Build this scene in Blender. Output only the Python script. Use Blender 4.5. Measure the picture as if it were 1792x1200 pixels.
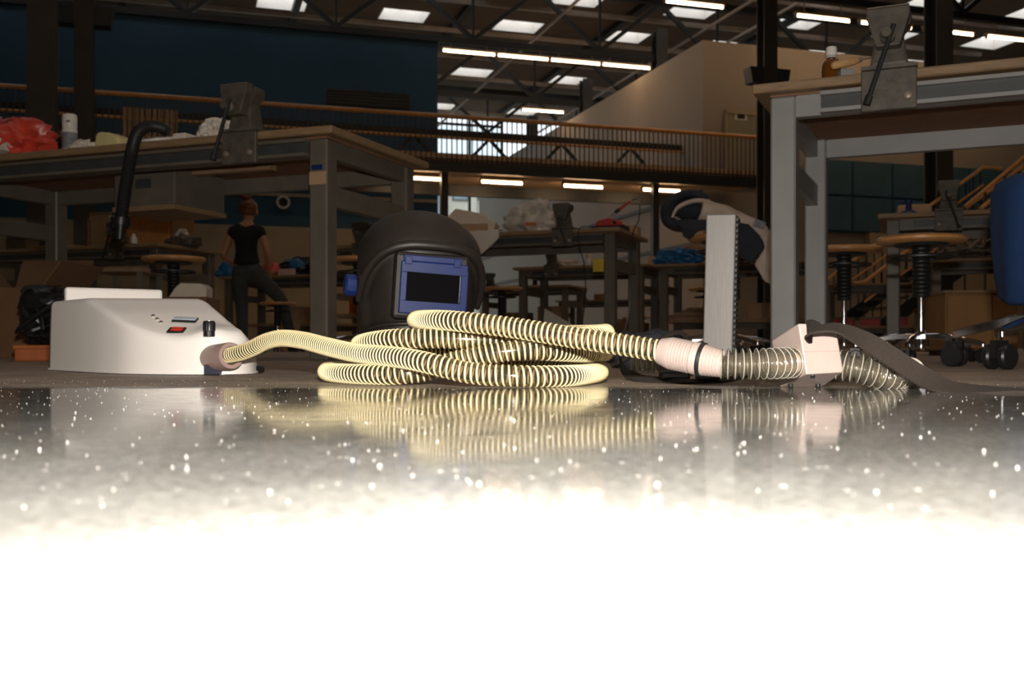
import bpy, bmesh, math, random
import numpy as np
from mathutils import Vector, Matrix, Euler, noise

for o in list(bpy.data.objects):
    bpy.data.objects.remove(o, do_unlink=True)
SC = bpy.context.scene
COL = SC.collection
random.seed(7)
R = math.radians

# ------------------------------------------------------------------ camera, world, flash, exposure
F, CX, HY, H = 1800.0, 896.0, 606.0, 0.055      # focal length in px, horizon row, lens height (m)
cam = bpy.data.cameras.new('camera')
cam.sensor_width = 36.0
cam.lens = 36.0 * F / 1792.0
cam.shift_y = (HY - 600.0) / 1792.0
cam.clip_start = 0.02
cam.clip_end = 400
cam.dof.use_dof = True
cam.dof.focus_distance = 1.55
cam.dof.aperture_fstop = 11.0
camo = bpy.data.objects.new('camera', cam)
COL.objects.link(camo)
camo.location = (0, 0, H)
camo.rotation_euler = (R(90), 0, 0)
SC.camera = camo

SC.view_settings.view_transform = 'Standard'
SC.view_settings.look = 'None'
SC.view_settings.gamma = 1.0
SC.view_settings.use_curve_mapping = False
SC.view_settings.exposure = 0.0

world = bpy.data.worlds.new('overcast_sky')
SC.world = world
world.use_nodes = True
bg = world.node_tree.nodes['Background']
bg.inputs[0].default_value = (0.86, 0.93, 1.0, 1)
bg.inputs[1].default_value = 1.5

# the camera's own flash gun, just above the lens
fl = bpy.data.lights.new('camera_flash', 'AREA')
fl.shape = 'RECTANGLE'
fl.size = 0.05
fl.size_y = 0.025
fl.energy = 55
fl.color = (1.0, 0.935, 0.85)
flo = bpy.data.objects.new('camera_flash', fl)
COL.objects.link(flo)
flo.location = (0.02, -0.02, H + 0.14)
flo.rotation_euler = (R(85), 0, 0)

# ------------------------------------------------------------------ pixel helpers (a pixel is a direction; d is the distance along +Y)
def P(x, y, d):
    return Vector(((x - CX) / F * d, d, H + (HY - y) / F * d))
def W(x, d, z):
    return Vector(((x - CX) / F * d, d, z))
def ZY(y, d):
    return H + (HY - y) / F * d

# ------------------------------------------------------------------ materials
MATS = {}
def mat(name, col, rough=0.55, metal=0.0, var=0.12, scale=12.0, bump=0.0, spec=0.5, emit=None, strength=0.0,
        stretch=(1, 1, 1), coat=0.0):
    if name in MATS:
        return MATS[name]
    m = bpy.data.materials.new(name)
    m.use_nodes = True
    nt = m.node_tree
    b = nt.nodes['Principled BSDF']
    b.inputs['Roughness'].default_value = rough
    b.inputs['Metallic'].default_value = metal
    b.inputs['Specular IOR Level'].default_value = spec
    b.inputs['Coat Weight'].default_value = coat
    c = tuple(col) + (1,)
    b.inputs['Base Color'].default_value = c
    if var or bump:
        tc = nt.nodes.new('ShaderNodeTexCoord')
        mp = nt.nodes.new('ShaderNodeMapping')
        mp.inputs['Scale'].default_value = stretch
        nt.links.new(tc.outputs['Object'], mp.inputs[0])
        nz = nt.nodes.new('ShaderNodeTexNoise')
        nz.inputs['Scale'].default_value = scale
        nz.inputs['Detail'].default_value = 5
        nt.links.new(mp.outputs[0], nz.inputs['Vector'])
        if var:
            rp = nt.nodes.new('ShaderNodeValToRGB')
            rp.color_ramp.elements[0].position = 0.28
            rp.color_ramp.elements[1].position = 0.75
            rp.color_ramp.elements[0].color = tuple(max(0, v * (1 - var)) for v in col) + (1,)
            rp.color_ramp.elements[1].color = tuple(min(1, v * (1 + var)) for v in col) + (1,)
            nt.links.new(nz.outputs['Fac'], rp.inputs[0])
            nt.links.new(rp.outputs[0], b.inputs['Base Color'])
        if bump:
            bp = nt.nodes.new('ShaderNodeBump')
            bp.inputs['Strength'].default_value = bump
            bp.inputs['Distance'].default_value = 0.01
            nt.links.new(nz.outputs['Fac'], bp.inputs['Height'])
            nt.links.new(bp.outputs[0], b.inputs['Normal'])
    if emit:
        b.inputs['Emission Color'].default_value = tuple(emit) + (1,)
        b.inputs['Emission Strength'].default_value = strength
    MATS[name] = m
    return m

def clear_mat(name, tint, gloss=0.16, rough=0.08, body=0.0, bodycol=(0.6, 0.55, 0.4)):
    """thin clear plastic: mostly see-through, tinted, with a glossy surface"""
    m = bpy.data.materials.new(name)
    m.use_nodes = True
    nt = m.node_tree
    nt.nodes.remove(nt.nodes['Principled BSDF'])
    out = nt.nodes['Material Output']
    tr = nt.nodes.new('ShaderNodeBsdfTransparent')
    tr.inputs[0].default_value = tuple(tint) + (1,)
    df = nt.nodes.new('ShaderNodeBsdfDiffuse')
    df.inputs[0].default_value = tuple(bodycol) + (1,)
    m0 = nt.nodes.new('ShaderNodeMixShader')
    m0.inputs[0].default_value = body
    nt.links.new(tr.outputs[0], m0.inputs[1])
    nt.links.new(df.outputs[0], m0.inputs[2])
    gl = nt.nodes.new('ShaderNodeBsdfGlossy')
    gl.inputs['Roughness'].default_value = rough
    fr = nt.nodes.new('ShaderNodeFresnel')
    fr.inputs[0].default_value = 1.5
    ad = nt.nodes.new('ShaderNodeMath')
    ad.operation = 'MULTIPLY_ADD'
    ad.use_clamp = True
    ad.inputs[1].default_value = 0.8
    ad.inputs[2].default_value = gloss * 0.3
    nt.links.new(fr.outputs[0], ad.inputs[0])
    m1 = nt.nodes.new('ShaderNodeMixShader')
    nt.links.new(ad.outputs[0], m1.inputs[0])
    nt.links.new(m0.outputs[0], m1.inputs[1])
    nt.links.new(gl.outputs[0], m1.inputs[2])
    nt.links.new(m1.outputs[0], out.inputs[0])
    MATS[name] = m
    return m

STEEL = mat('grey_painted_steel', (0.125, 0.108, 0.085), 0.45, var=0.15, scale=9)
STEELD = mat('dark_rail_steel', (0.05, 0.053, 0.052), 0.45, var=0.2)
STEELL = mat('light_grey_painted_steel', (0.26, 0.255, 0.25), 0.45, var=0.10, scale=9)
OAK = mat('worn_bench_wood', (0.25, 0.16, 0.083), 0.55, var=0.25, scale=14, stretch=(1, 8, 8))
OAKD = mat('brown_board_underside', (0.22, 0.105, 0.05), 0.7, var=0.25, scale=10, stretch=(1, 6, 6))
RAILW = mat('orange_varnished_handrail', (0.66, 0.31, 0.10), 0.4, var=0.15, scale=6)
SEATW = mat('varnished_plywood_seat', (0.50, 0.24, 0.08), 0.35, var=0.2, scale=10, stretch=(1, 6, 1))
BLACKM = mat('black_steel', (0.016, 0.018, 0.018), 0.45, var=0.2)
BLACKP = mat('black_plastic', (0.012, 0.012, 0.013), 0.35, var=0.15)
COLM = mat('dark_column_paint', (0.040, 0.034, 0.028), 0.5, var=0.2, scale=2)
TRUSSM = mat('dark_truss_paint', (0.011, 0.011, 0.010), 0.55, var=0.2, scale=2)
CHROME = mat('chrome', (0.75, 0.75, 0.78), 0.08, metal=1.0, var=0.0)
BRUSHED = mat('brushed_aluminium', (0.23, 0.218, 0.207), 0.42, metal=0.35, var=0.10, scale=30, stretch=(12, 12, 0.6))
IRON = mat('cast_iron_vise_paint', (0.085, 0.073, 0.055), 0.55, var=0.35, scale=30, bump=0.2)
IRONW = mat('worn_jaw_steel', (0.30, 0.24, 0.19), 0.4, metal=0.3, var=0.3, scale=40)
WHITEP = mat('white_vacuum_formed_plastic', (0.84, 0.80, 0.76), 0.5, var=0.02, scale=4)
PINKP = mat('pinkish_beige_plastic', (0.42, 0.335, 0.30), 0.4, var=0.06, scale=20)
PORTP = mat('brownish_pink_port_plastic', (0.36, 0.25, 0.22), 0.4, var=0.06, scale=20)
CREAM = mat('cream_spiral_plastic', (0.80, 0.68, 0.39), 0.35, var=0.03, scale=20, coat=0.1)
CLEARH = clear_mat('clear_hose_wall', (0.52, 0.46, 0.36), 0.16, 0.10, body=0.04)
CLEARC = clear_mat('clear_corrugated_wall', (0.90, 0.87, 0.80), 0.45, 0.12, body=0.07, bodycol=(0.80, 0.72, 0.57))
CREST = clear_mat('pale_crest_highlight', (0.90, 0.87, 0.80), 0.5, 0.15, body=0.55, bodycol=(0.85, 0.78, 0.64))
REDP = mat('red_rocker_plastic', (0.65, 0.04, 0.02), 0.3, var=0.05)
HELM = mat('dark_brown_black_helmet_plastic', (0.015, 0.011, 0.009), 0.5, var=0.12, scale=60, bump=0.05)
BLUEP = mat('blue_lens_frame_plastic', (0.006, 0.019, 0.105), 0.4, var=0.1, scale=30)
LENS = mat('black_welding_lens', (0.004, 0.004, 0.005), 0.12, var=0.0)
STRAP = mat('dark_webbing', (0.026, 0.018, 0.013), 0.85, var=0.25, scale=400, bump=0.1)
PAPER = mat('white_paper', (0.66, 0.60, 0.52), 0.8, var=0.08, scale=8, bump=0.1)
FOAM = mat('white_polystyrene', (0.70, 0.60, 0.48), 0.8, var=0.05, scale=60, bump=0.1)
POLY = mat('milky_plastic_bag', (0.55, 0.50, 0.44), 0.35, var=0.25, scale=9, bump=0.5)
REDBAG = mat('red_plastic_bag', (0.60, 0.06, 0.035), 0.35, var=0.35, scale=7, bump=0.5)
BLUEBAG = mat('blue_plastic_bag', (0.015, 0.13, 0.32), 0.4, var=0.35, scale=10, bump=0.4)
BLUECOAT = mat('blue_work_coat_cloth', (0.004, 0.028, 0.10), 0.8, var=0.15, scale=9)
CARD = mat('brown_cardboard', (0.20, 0.105, 0.05), 0.85, var=0.15, scale=5)
CARDB = mat('light_cardboard', (0.40, 0.26, 0.15), 0.85, var=0.12, scale=5)
ORANGE = mat('orange_crate_plastic', (0.42, 0.11, 0.02), 0.5, var=0.15)
CABW = mat('brown_cabinet_veneer', (0.30, 0.16, 0.06), 0.5, var=0.2, scale=6, stretch=(1, 1, .3))
YELL = mat('yellow_cream_plastic', (0.62, 0.55, 0.26), 0.5, var=0.1)
YELS = mat('yellow_sticker', (0.60, 0.42, 0.03), 0.5, var=0.1)
AMBER = mat('amber_bottle_glass', (0.13, 0.045, 0.008), 0.08, var=0.1, coat=0.5)
WHITEC = mat('white_cap_plastic', (0.75, 0.72, 0.66), 0.4, var=0.03)
BLUEWALL = mat('dark_blue_wall_paint', (0.006, 0.050, 0.090), 0.6, var=0.12, scale=.8)
BLUEPAN = mat('blue_wall_panel_paint', (0.040, 0.095, 0.135), 0.5, var=0.12, scale=1.5)
CREAMWALL = mat('cream_wall_plaster', (0.34, 0.27, 0.17), 0.8, var=0.08, scale=1)
WHITEWALL = mat('white_painted_wall', (0.29, 0.25, 0.205), 0.8, var=0.05, scale=.5)
DOORM = mat('greenish_grey_door_paint', (0.24, 0.22, 0.16), 0.6, var=0.05)
ROOFM = mat('brown_roof_deck', (0.15, 0.105, 0.07), 0.8, var=0.2, scale=1, stretch=(1, 12, 1))
GALV = mat('galvanised_roof_beam', (0.42, 0.36, 0.30), 0.5, var=0.2, scale=2)
SKYL = mat('daylit_skylight_pane', (0.8, 0.8, 0.8), 0.3, var=0.0, emit=(0.92, 0.95, 1.0), strength=3.2)
SKYF = mat('skylight_reveal_paint', (0.55, 0.52, 0.47), 0.7, var=0.05)
TUBE = mat('lit_fluorescent_tube', (0.9, 0.85, 0.8), 0.3, var=0.0, emit=(1.0, 0.66, 0.38), strength=46.0)
FIXT = mat('lamp_housing_enamel', (0.35, 0.26, 0.18), 0.5, var=0.05)
SLATW = mat('pale_slat_wood', (0.68, 0.46, 0.26), 0.6, var=0.2, scale=3)
BALU = mat('dark_brown_baluster_paint', (0.060, 0.036, 0.022), 0.5, var=0.15)
DECKM = mat('dark_brown_deck_paint', (0.050, 0.038, 0.028), 0.6, var=0.15)
SOFFIT = mat('cream_deck_soffit', (0.52, 0.37, 0.22), 0.7, var=0.1, scale=1)
MULL = mat('dark_window_mullion_paint', (0.030, 0.032, 0.034), 0.5, var=0.1)
FACADE = mat('pale_stone_facade', (0.72, 0.66, 0.55), 0.85, var=0.10, scale=.5)
FACWIN = mat('facade_window_glass', (0.30, 0.36, 0.40), 0.2, var=0.2, scale=1)
FACJ = mat('facade_joint', (0.20, 0.19, 0.17), 0.9, var=0.1)
GROUND = mat('outdoor_paving', (0.30, 0.29, 0.27), 0.9, var=0.1)
GREYCLOTH = mat('light_grey_jacket_cloth', (0.56, 0.46, 0.38), 0.9, var=0.15, scale=14, bump=0.3)
NAVY = mat('dark_navy_lining_cloth', (0.022, 0.024, 0.034), 0.9, var=0.2, scale=14, bump=0.3)
SKIN = mat('skin', (0.42, 0.20, 0.11), 0.55, var=0.06)
HAIR = mat('reddish_brown_hair', (0.16, 0.055, 0.018), 0.5, var=0.35, scale=60)
TSHIRT = mat('black_cotton_top', (0.006, 0.006, 0.007), 0.9, var=0.1)
TROUS = mat('dark_grey_denim', (0.050, 0.055, 0.052), 0.85, var=0.2, scale=18)
PRINTG = mat('grey_print', (0.20, 0.22, 0.24), 0.6, var=0.3, scale=40)
REDM = mat('red_printed_plastic', (0.50, 0.04, 0.03), 0.45, var=0.1)
TANW = mat('turned_beech_handle', (0.55, 0.33, 0.14), 0.4, var=0.12, scale=30)
RUBBER = mat('black_ribbed_rubber', (0.010, 0.011, 0.011), 0.5, var=0.1)
FLESHPINK = mat('pale_pink_box_card', (0.62, 0.42, 0.38), 0.7, var=0.05)

def window_glass():
    m = bpy.data.materials.new('thin_window_glass')
    m.use_nodes = True
    nt = m.node_tree
    nt.nodes.remove(nt.nodes['Principled BSDF'])
    tr = nt.nodes.new('ShaderNodeBsdfTransparent')
    tr.inputs[0].default_value = (0.92, 0.96, 0.96, 1)
    gl = nt.nodes.new('ShaderNodeBsdfGlossy')
    gl.inputs['Roughness'].default_value = 0.02
    mx = nt.nodes.new('ShaderNodeMixShader')
    mx.inputs[0].default_value = 0.06
    nt.links.new(tr.outputs[0], mx.inputs[1])
    nt.links.new(gl.outputs[0], mx.inputs[2])
    nt.links.new(mx.outputs[0], nt.nodes['Material Output'].inputs[0])
    return m
GLASS = window_glass()

def floor_material():
    m = bpy.data.materials.new('polished_speckled_floor')
    m.use_nodes = True
    nt = m.node_tree
    L = nt.links.new
    b = nt.nodes['Principled BSDF']
    tc = nt.nodes.new('ShaderNodeTexCoord')
    def nz(scale, detail=4, rough=.6):
        n = nt.nodes.new('ShaderNodeTexNoise')
        n.inputs['Scale'].default_value = scale
        n.inputs['Detail'].default_value = detail
        n.inputs['Roughness'].default_value = rough
        L(tc.outputs['Object'], n.inputs['Vector'])
        return n
    def ramp(src, pts):
        r = nt.nodes.new('ShaderNodeValToRGB')
        e = r.color_ramp.elements
        e[0].position, e[0].color = pts[0][0], pts[0][1]
        e[1].position, e[1].color = pts[-1][0], pts[-1][1]
        for p, c in pts[1:-1]:
            q = e.new(p); q.color = c
        L(src, r.inputs[0])
        return r
    big = nz(5.0, 6)
    fine = nz(160.0, 3)
    col1 = ramp(big.outputs['Fac'], [(.3, (.135, .133, .124, 1)), (.7, (.24, .238, .224, 1))])
    col2 = ramp(fine.outputs['Fac'], [(.35, (.45, .45, .45, 1)), (.65, (1, 1, 1, 1))])
    mul = nt.nodes.new('ShaderNodeMixRGB'); mul.blend_type = 'MULTIPLY'; mul.inputs[0].default_value = .75
    L(col1.outputs[0], mul.inputs[1]); L(col2.outputs[0], mul.inputs[2])
    # pale aggregate chips, painted in to stand for the floor's flash glints
    vo = nt.nodes.new('ShaderNodeTexVoronoi'); vo.inputs['Scale'].default_value = 95
    L(tc.outputs['Object'], vo.inputs['Vector'])
    chips = ramp(vo.outputs['Distance'], [(.10, (1, 1, 1, 1)), (.16, (0, 0, 0, 1))])
    sel = nz(40, 2); selr = ramp(sel.outputs['Fac'], [(.56, (0, 0, 0, 1)), (.60, (1, 1, 1, 1))])
    cm = nt.nodes.new('ShaderNodeMath'); cm.operation = 'MULTIPLY'
    L(chips.outputs[0], cm.inputs[0]); L(selr.outputs[0], cm.inputs[1])
    mx = nt.nodes.new('ShaderNodeMixRGB'); mx.inputs[2].default_value = (.80, .78, .74, 1)
    L(cm.outputs[0], mx.inputs[0]); L(mul.outputs[0], mx.inputs[1])
    FINAL = mx
    # the floor is polished up to a joint about 1.4 m out and matt beyond it
    sx = nt.nodes.new('ShaderNodeSeparateXYZ'); L(tc.outputs['Object'], sx.inputs[0])
    wob = nz(9, 4)
    ma = nt.nodes.new('ShaderNodeMath'); ma.operation = 'MULTIPLY_ADD'; ma.inputs[1].default_value = .16
    L(wob.outputs['Fac'], ma.inputs[0]); L(sx.outputs['Y'], ma.inputs[2])
    mr = nt.nodes.new('ShaderNodeMapRange')
    mr.inputs['From Min'].default_value = 1.40
    mr.inputs['From Max'].default_value = 1.54
    mr.inputs['To Min'].default_value = 0.0
    mr.inputs['To Max'].default_value = 1.0
    L(ma.outputs[0], mr.inputs[0])
    mcol = nt.nodes.new('ShaderNodeMixRGB'); mcol.blend_type = 'MULTIPLY'; mcol.inputs[2].default_value = (2.3, 1.9, 1.6, 1)
    L(mr.outputs[0], mcol.inputs[0]); L(FINAL.outputs[0], mcol.inputs[1]); L(mcol.outputs[0], b.inputs['Base Color'])
    rr = nz(30, 5)
    r1 = nt.nodes.new('ShaderNodeMapRange')
    r1.inputs['From Min'].default_value = .35; r1.inputs['From Max'].default_value = .75
    r1.inputs['To Min'].default_value = .045; r1.inputs['To Max'].default_value = .13
    L(rr.outputs['Fac'], r1.inputs[0])
    rmix = nt.nodes.new('ShaderNodeMix')
    L(mr.outputs[0], rmix.inputs[0]); L(r1.outputs[0], rmix.inputs[2]); rmix.inputs[3].default_value = .55
    L(rmix.outputs[0], b.inputs['Roughness'])
    smix = nt.nodes.new('ShaderNodeMix')
    L(mr.outputs[0], smix.inputs[0]); smix.inputs[2].default_value = .42; smix.inputs[3].default_value = .25
    L(smix.outputs[0], b.inputs['Specular IOR Level'])
    bp = nt.nodes.new('ShaderNodeBump'); bp.inputs['Strength'].default_value = .06; bp.inputs['Distance'].default_value = .0006
    vb = nt.nodes.new('ShaderNodeMath'); vb.operation = 'ADD'
    L(cm.outputs[0], vb.inputs[0]); L(fine.outputs['Fac'], vb.inputs[1])
    L(vb.outputs[0], bp.inputs['Height']); L(bp.outputs[0], b.inputs['Normal'])
    return m
FLOORM = floor_material()

# ------------------------------------------------------------------ mesh builder
class MB:
    def __init__(s):
        s.v = []; s.f = []
    def add(s, vs, fs):
        k = len(s.v)
        s.v.extend([tuple(v) for v in vs]); s.f.extend([tuple(i + k for i in f) for f in fs])
        return s
    def box(s, x0, x1, y0, y1, z0, z1, M=None):
        vs = [Vector((x, y, z)) for z in (z0, z1) for y in (y0, y1) for x in (x0, x1)]
        if M is not None: vs = [M @ v for v in vs]
        return s.add(vs, [(0, 2, 3, 1), (4, 5, 7, 6), (0, 1, 5, 4), (2, 6, 7, 3), (0, 4, 6, 2), (1, 3, 7, 5)])
    def taper(s, c, s0, s1, z0, z1, off=(0, 0), M=None):
        """frustum: half sizes s0 at z0, s1 at z1"""
        vs = []
        for (hx, hy), z, o in ((s0, z0, (0, 0)), (s1, z1, off)):
            for y in (-hy, hy):
                for x in (-hx, hx):
                    vs.append(Vector((c[0] + x + o[0], c[1] + y + o[1], z)))
        if M is not None: vs = [M @ v for v in vs]
        return s.add(vs, [(0, 2, 3, 1), (4, 5, 7, 6), (0, 1, 5, 4), (2, 6, 7, 3), (0, 4, 6, 2), (1, 3, 7, 5)])
    def bar(s, a, b, w, h=None, up=(0, 0, 1)):
        a, b = Vector(a), Vector(b); h = w if h is None else h
        d = (b - a).normalized(); u = Vector(up)
        if abs(d.dot(u)) > .98: u = Vector((0, 1, 0))
        x = d.cross(u).normalized(); u = x.cross(d).normalized()
        vs = []
        for p in (a, b):
            for sx, sy in ((-1, -1), (1, -1), (1, 1), (-1, 1)):
                vs.append(p + x * (sx * w / 2) + u * (sy * h / 2))
        return s.add(vs, [(3, 2, 1, 0), (4, 5, 6, 7), (0, 1, 5, 4), (1, 2, 6, 5), (2, 3, 7, 6), (3, 0, 4, 7)])
    def tube(s, pts, r, n=10, caps=True, closed=False):
        pts = [Vector(p) for p in pts]; m = len(pts)
        rs = r if isinstance(r, (list, tuple, np.ndarray)) else [r] * m
        fr = frames(pts)
        vs = []
        for i in range(m):
            t, a, b = fr[i]
            for k in range(n):
                q = 2 * math.pi * k / n
                vs.append(pts[i] + (a * math.cos(q) + b * math.sin(q)) * rs[i])
        fs = []
        for i in range(m - 1):
            for k in range(n):
                k2 = (k + 1) % n
                fs.append((i * n + k, i * n + k2, (i + 1) * n + k2, (i + 1) * n + k))
        if caps:
            fs.append(tuple(range(n - 1, -1, -1))); fs.append(tuple((m - 1) * n + k for k in range(n)))
        return s.add(vs, fs)
    def lathe(s, prof, n=24, M=None, caps=True):
        vs = []
        for r, z in prof:
            for k in range(n):
                q = 2 * math.pi * k / n
                v = Vector((r * math.cos(q), r * math.sin(q), z))
                vs.append(M @ v if M is not None else v)
        fs = []
        for i in range(len(prof) - 1):
            for k in range(n):
                k2 = (k + 1) % n
                fs.append((i * n + k, i * n + k2, (i + 1) * n + k2, (i + 1) * n + k))
        if caps:
            fs.append(tuple(range(n - 1, -1, -1))); fs.append(tuple((len(prof) - 1) * n + k for k in range(n)))
        return s.add(vs, fs)
    def prism(s, poly, z0, z1, M=None):
        n = len(poly)
        vs = [Vector((x, y, z0)) for x, y in poly] + [Vector((x, y, z1)) for x, y in poly]
        if M is not None: vs = [M @ v for v in vs]
        return s.add(vs, [tuple(range(n - 1, -1, -1)), tuple(range(n, 2 * n))] +
                     [(i, (i + 1) % n, n + (i + 1) % n, n + i) for i in range(n)])
    def build(s, name, m, parent=None, smooth=None, bevel=0.0, seg=2, fix=False):
        me = bpy.data.meshes.new(name)
        me.from_pydata([tuple(v) for v in s.v], [], s.f)
        if bevel or fix:
            bm = bmesh.new(); bm.from_mesh(me)
            bmesh.ops.remove_doubles(bm, verts=bm.verts, dist=1e-6)
            bmesh.ops.recalc_face_normals(bm, faces=bm.faces)
            if bevel:
                es = [e for e in bm.edges if len(e.link_faces) == 2 and e.calc_face_angle(0) > R(25)]
                bmesh.ops.bevel(bm, geom=es, offset=bevel, segments=seg, affect='EDGES', profile=.5, clamp_overlap=True)
            bm.to_mesh(me); bm.free()
        me.materials.append(m)
        if smooth:
            me.polygons.foreach_set('use_smooth', [True] * len(me.polygons))
            me.set_sharp_from_angle(angle=R(smooth))
        o = bpy.data.objects.new(name, me)
        COL.objects.link(o)
        if parent is not None: o.parent = parent
        return o

def frames(pts):
    m = len(pts); out = []
    ts = []
    for i in range(m):
        a = pts[max(0, i - 1)]; b = pts[min(m - 1, i + 1)]
        t = (b - a)
        ts.append(t.normalized() if t.length > 1e-9 else Vector((0, 0, 1)))
    u = Vector((0, 0, 1))
    if abs(ts[0].dot(u)) > .9: u = Vector((0, 1, 0))
    a = (u - ts[0] * u.dot(ts[0])).normalized()
    for i in range(m):
        a = (a - ts[i] * a.dot(ts[i])).normalized()
        out.append((ts[i], a, ts[i].cross(a)))
    return out

def spline(pts, step=0.01):
    """Catmull-Rom through pts, resampled at equal arc length"""
    p = [np.array(q, float) for q in pts]
    p = [2 * p[0] - p[1]] + p + [2 * p[-1] - p[-2]]
    dense = []
    for i in range(1, len(p) - 2):
        p0, p1, p2, p3 = p[i - 1], p[i], p[i + 1], p[i + 2]
        t0 = 0; t1 = t0 + max(1e-6, np.linalg.norm(p1 - p0)) ** .5; t2 = t1 + max(1e-6, np.linalg.norm(p2 - p1)) ** .5
        t3 = t2 + max(1e-6, np.linalg.norm(p3 - p2)) ** .5
        for t in np.linspace(t1, t2, 40, endpoint=False):
            a1 = (t1 - t) / (t1 - t0) * p0 + (t - t0) / (t1 - t0) * p1
            a2 = (t2 - t) / (t2 - t1) * p1 + (t - t1) / (t2 - t1) * p2
            a3 = (t3 - t) / (t3 - t2) * p2 + (t - t2) / (t3 - t2) * p3
            b1 = (t2 - t) / (t2 - t0) * a1 + (t - t0) / (t2 - t0) * a2
            b2 = (t3 - t) / (t3 - t1) * a2 + (t - t1) / (t3 - t1) * a3
            dense.append((t2 - t) / (t2 - t1) * b1 + (t - t1) / (t2 - t1) * b2)
    dense.append(p[-2])
    d = np.array(dense)
    s = np.concatenate([[0], np.cumsum(np.linalg.norm(np.diff(d, axis=0), axis=1))])
    n = max(2, int(s[-1] / step))
    q = np.linspace(0, s[-1], n + 1)
    return [Vector((np.interp(v, s, d[:, 0]), np.interp(v, s, d[:, 1]), np.interp(v, s, d[:, 2]))) for v in q]

def thing(name, label, cat, loc=(0, 0, 0), rz=0.0, group=None):
    o = bpy.data.objects.new(name, None)
    o.empty_display_size = .05
    COL.objects.link(o)
    o.location = loc; o.rotation_euler = (0, 0, rz)
    o['label'] = label; o['category'] = cat
    if group: o['group'] = group
    return o
def tag(o, label, cat, group=None):
    o['label'] = label; o['category'] = cat
    if group: o['group'] = group
    return o
def struct(o):
    o['kind'] = 'structure'; return o
def inst(src, parent, loc=(0, 0, 0), rot=(0, 0, 0), scale=(1, 1, 1), name=None):
    c = src.copy(); COL.objects.link(c); c.parent = parent
    c.location = loc; c.rotation_euler = rot; c.scale = scale
    return c
def copy_tree(o, parent=None):
    c = o.copy(); COL.objects.link(c); c.parent = parent
    for ch in list(o.children): copy_tree(ch, c)
    return c
def rotz(a): return Matrix.Rotation(a, 4, 'Z')
def TM(x, y, z): return Matrix.Translation((x, y, z))
def align(p, d):
    """matrix that puts local z along d at p"""
    d = Vector(d).normalized()
    return Matrix.Translation(p) @ d.to_track_quat('Z', 'Y').to_matrix().to_4x4()
def blob(c, rad, seed, amp=.25, freq=3.0, sub=3, flat=None, ridge=False):
    """crumpled lump around c with radii rad"""
    bm = bmesh.new(); bmesh.ops.create_icosphere(bm, subdivisions=sub, radius=1)
    mb = MB(); vs = []
    for v in bm.verts:
        n = v.co.normalized()
        q = n * freq + Vector((seed * 3.1, seed * 1.7, seed * .9))
        k = noise.noise(q) + .5 * noise.noise(q * 2.3)
        if ridge: k = .6 - abs(k) * 1.6
        w = 1 + amp * k
        p = Vector((n.x * rad[0], n.y * rad[1], n.z * rad[2])) * w
        if flat is not None and p.z < flat: p.z = flat
        vs.append(Vector(c) + p)
    fs = [tuple(x.index for x in f.verts) for f in bm.faces]
    bm.free()
    return mb.add(vs, fs)
# ------------------------------------------------------------------ hall grid (axes u along the trusses, v along the hall)
UD = Vector((.955, .297, 0)).normalized()
VD = Vector((-UD.y, UD.x, 0))
AU = math.atan2(UD.y, UD.x)
C0 = Vector((5.8, 23.4, 0))
BAY, SPAN = 5.63, 14.4
def G(s, t, z=0.0):
    """hall point: s metres along u from the column row, t metres along v from truss 0"""
    p = C0 + UD * s + VD * t
    return Vector((p.x, p.y, z))
HALL = Matrix.Translation((C0.x, C0.y, 0)) @ rotz(AU)     # local (s, t, z) -> world

def hallbox(name, s0, s1, t0, t1, z0, z1, m, bevel=0):
    """a box in hall axes with its origin at its own base centre"""
    c = G((s0 + s1) / 2, (t0 + t1) / 2, z0)
    o = MB().box(-(s1 - s0) / 2, (s1 - s0) / 2, -(t1 - t0) / 2, (t1 - t0) / 2, 0, z1 - z0).build(name, m, bevel=bevel)
    o.location = c; o.rotation_euler = (0, 0, AU)
    return o

# floor
fb = MB()
fb.add([(-45, -12, 0), (45, -12, 0), (45, 60, 0), (-45, 60, 0), (-45, -12, -.2), (45, -12, -.2), (45, 60, -.2), (-45, 60, -.2)],
       [(0, 1, 2, 3), (7, 6, 5, 4), (0, 4, 5, 1), (1, 5, 6, 2), (2, 6, 7, 3), (3, 7, 4, 0)])
struct(fb.build('floor', FLOORM))

ROOFZ = 10.0
# roof deck with rectangular openings for the skylights
SKY = []
for j, t in enumerate((-24, -18, -12, -6.4, 1.4, 4.2, 7.0, 9.9, 12.7, 15.5, 18.3, 21)):
    for i in range(9):
        if t < -3 and (i % 2): continue  # these rows over the benches are unseen, added for extra light from above
        SKY.append((-17.2 + i * 3.6 + (0 if j % 2 else .9), t))
rm = MB()
rows = sorted(set(t for _, t in SKY))
tp = -30.0
for t in rows:
    rm.box(-24, 24, tp, t - .55, 0, .40)
    sp0 = -24.0
    for s_ in sorted(q for q, tt in SKY if tt == t):
        rm.box(sp0, s_ - .72, t - .55, t + .55, 0, .40); sp0 = s_ + .72
    rm.box(sp0, 24, t - .55, t + .55, 0, .40)
    tp = t + .55
rm.box(-24, 24, tp, 22.4, 0, .40)
ceil = struct(rm.build('ceiling', ROOFM)); ceil.location = (C0.x, C0.y, ROOFZ); ceil.rotation_euler = (0, 0, AU)
# outer walls of the hall (beyond the frame they close the room)
struct(hallbox('wall_back', -24, 24, -30.3, -30, 0, ROOFZ, CREAMWALL))
struct(hallbox('wall_left', -24.3, -24, -30, 22.4, 0, ROOFZ, CREAMWALL))
struct(hallbox('wall_right', 24, 24.3, -30, 22.4, 0, ROOFZ, CREAMWALL))

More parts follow.
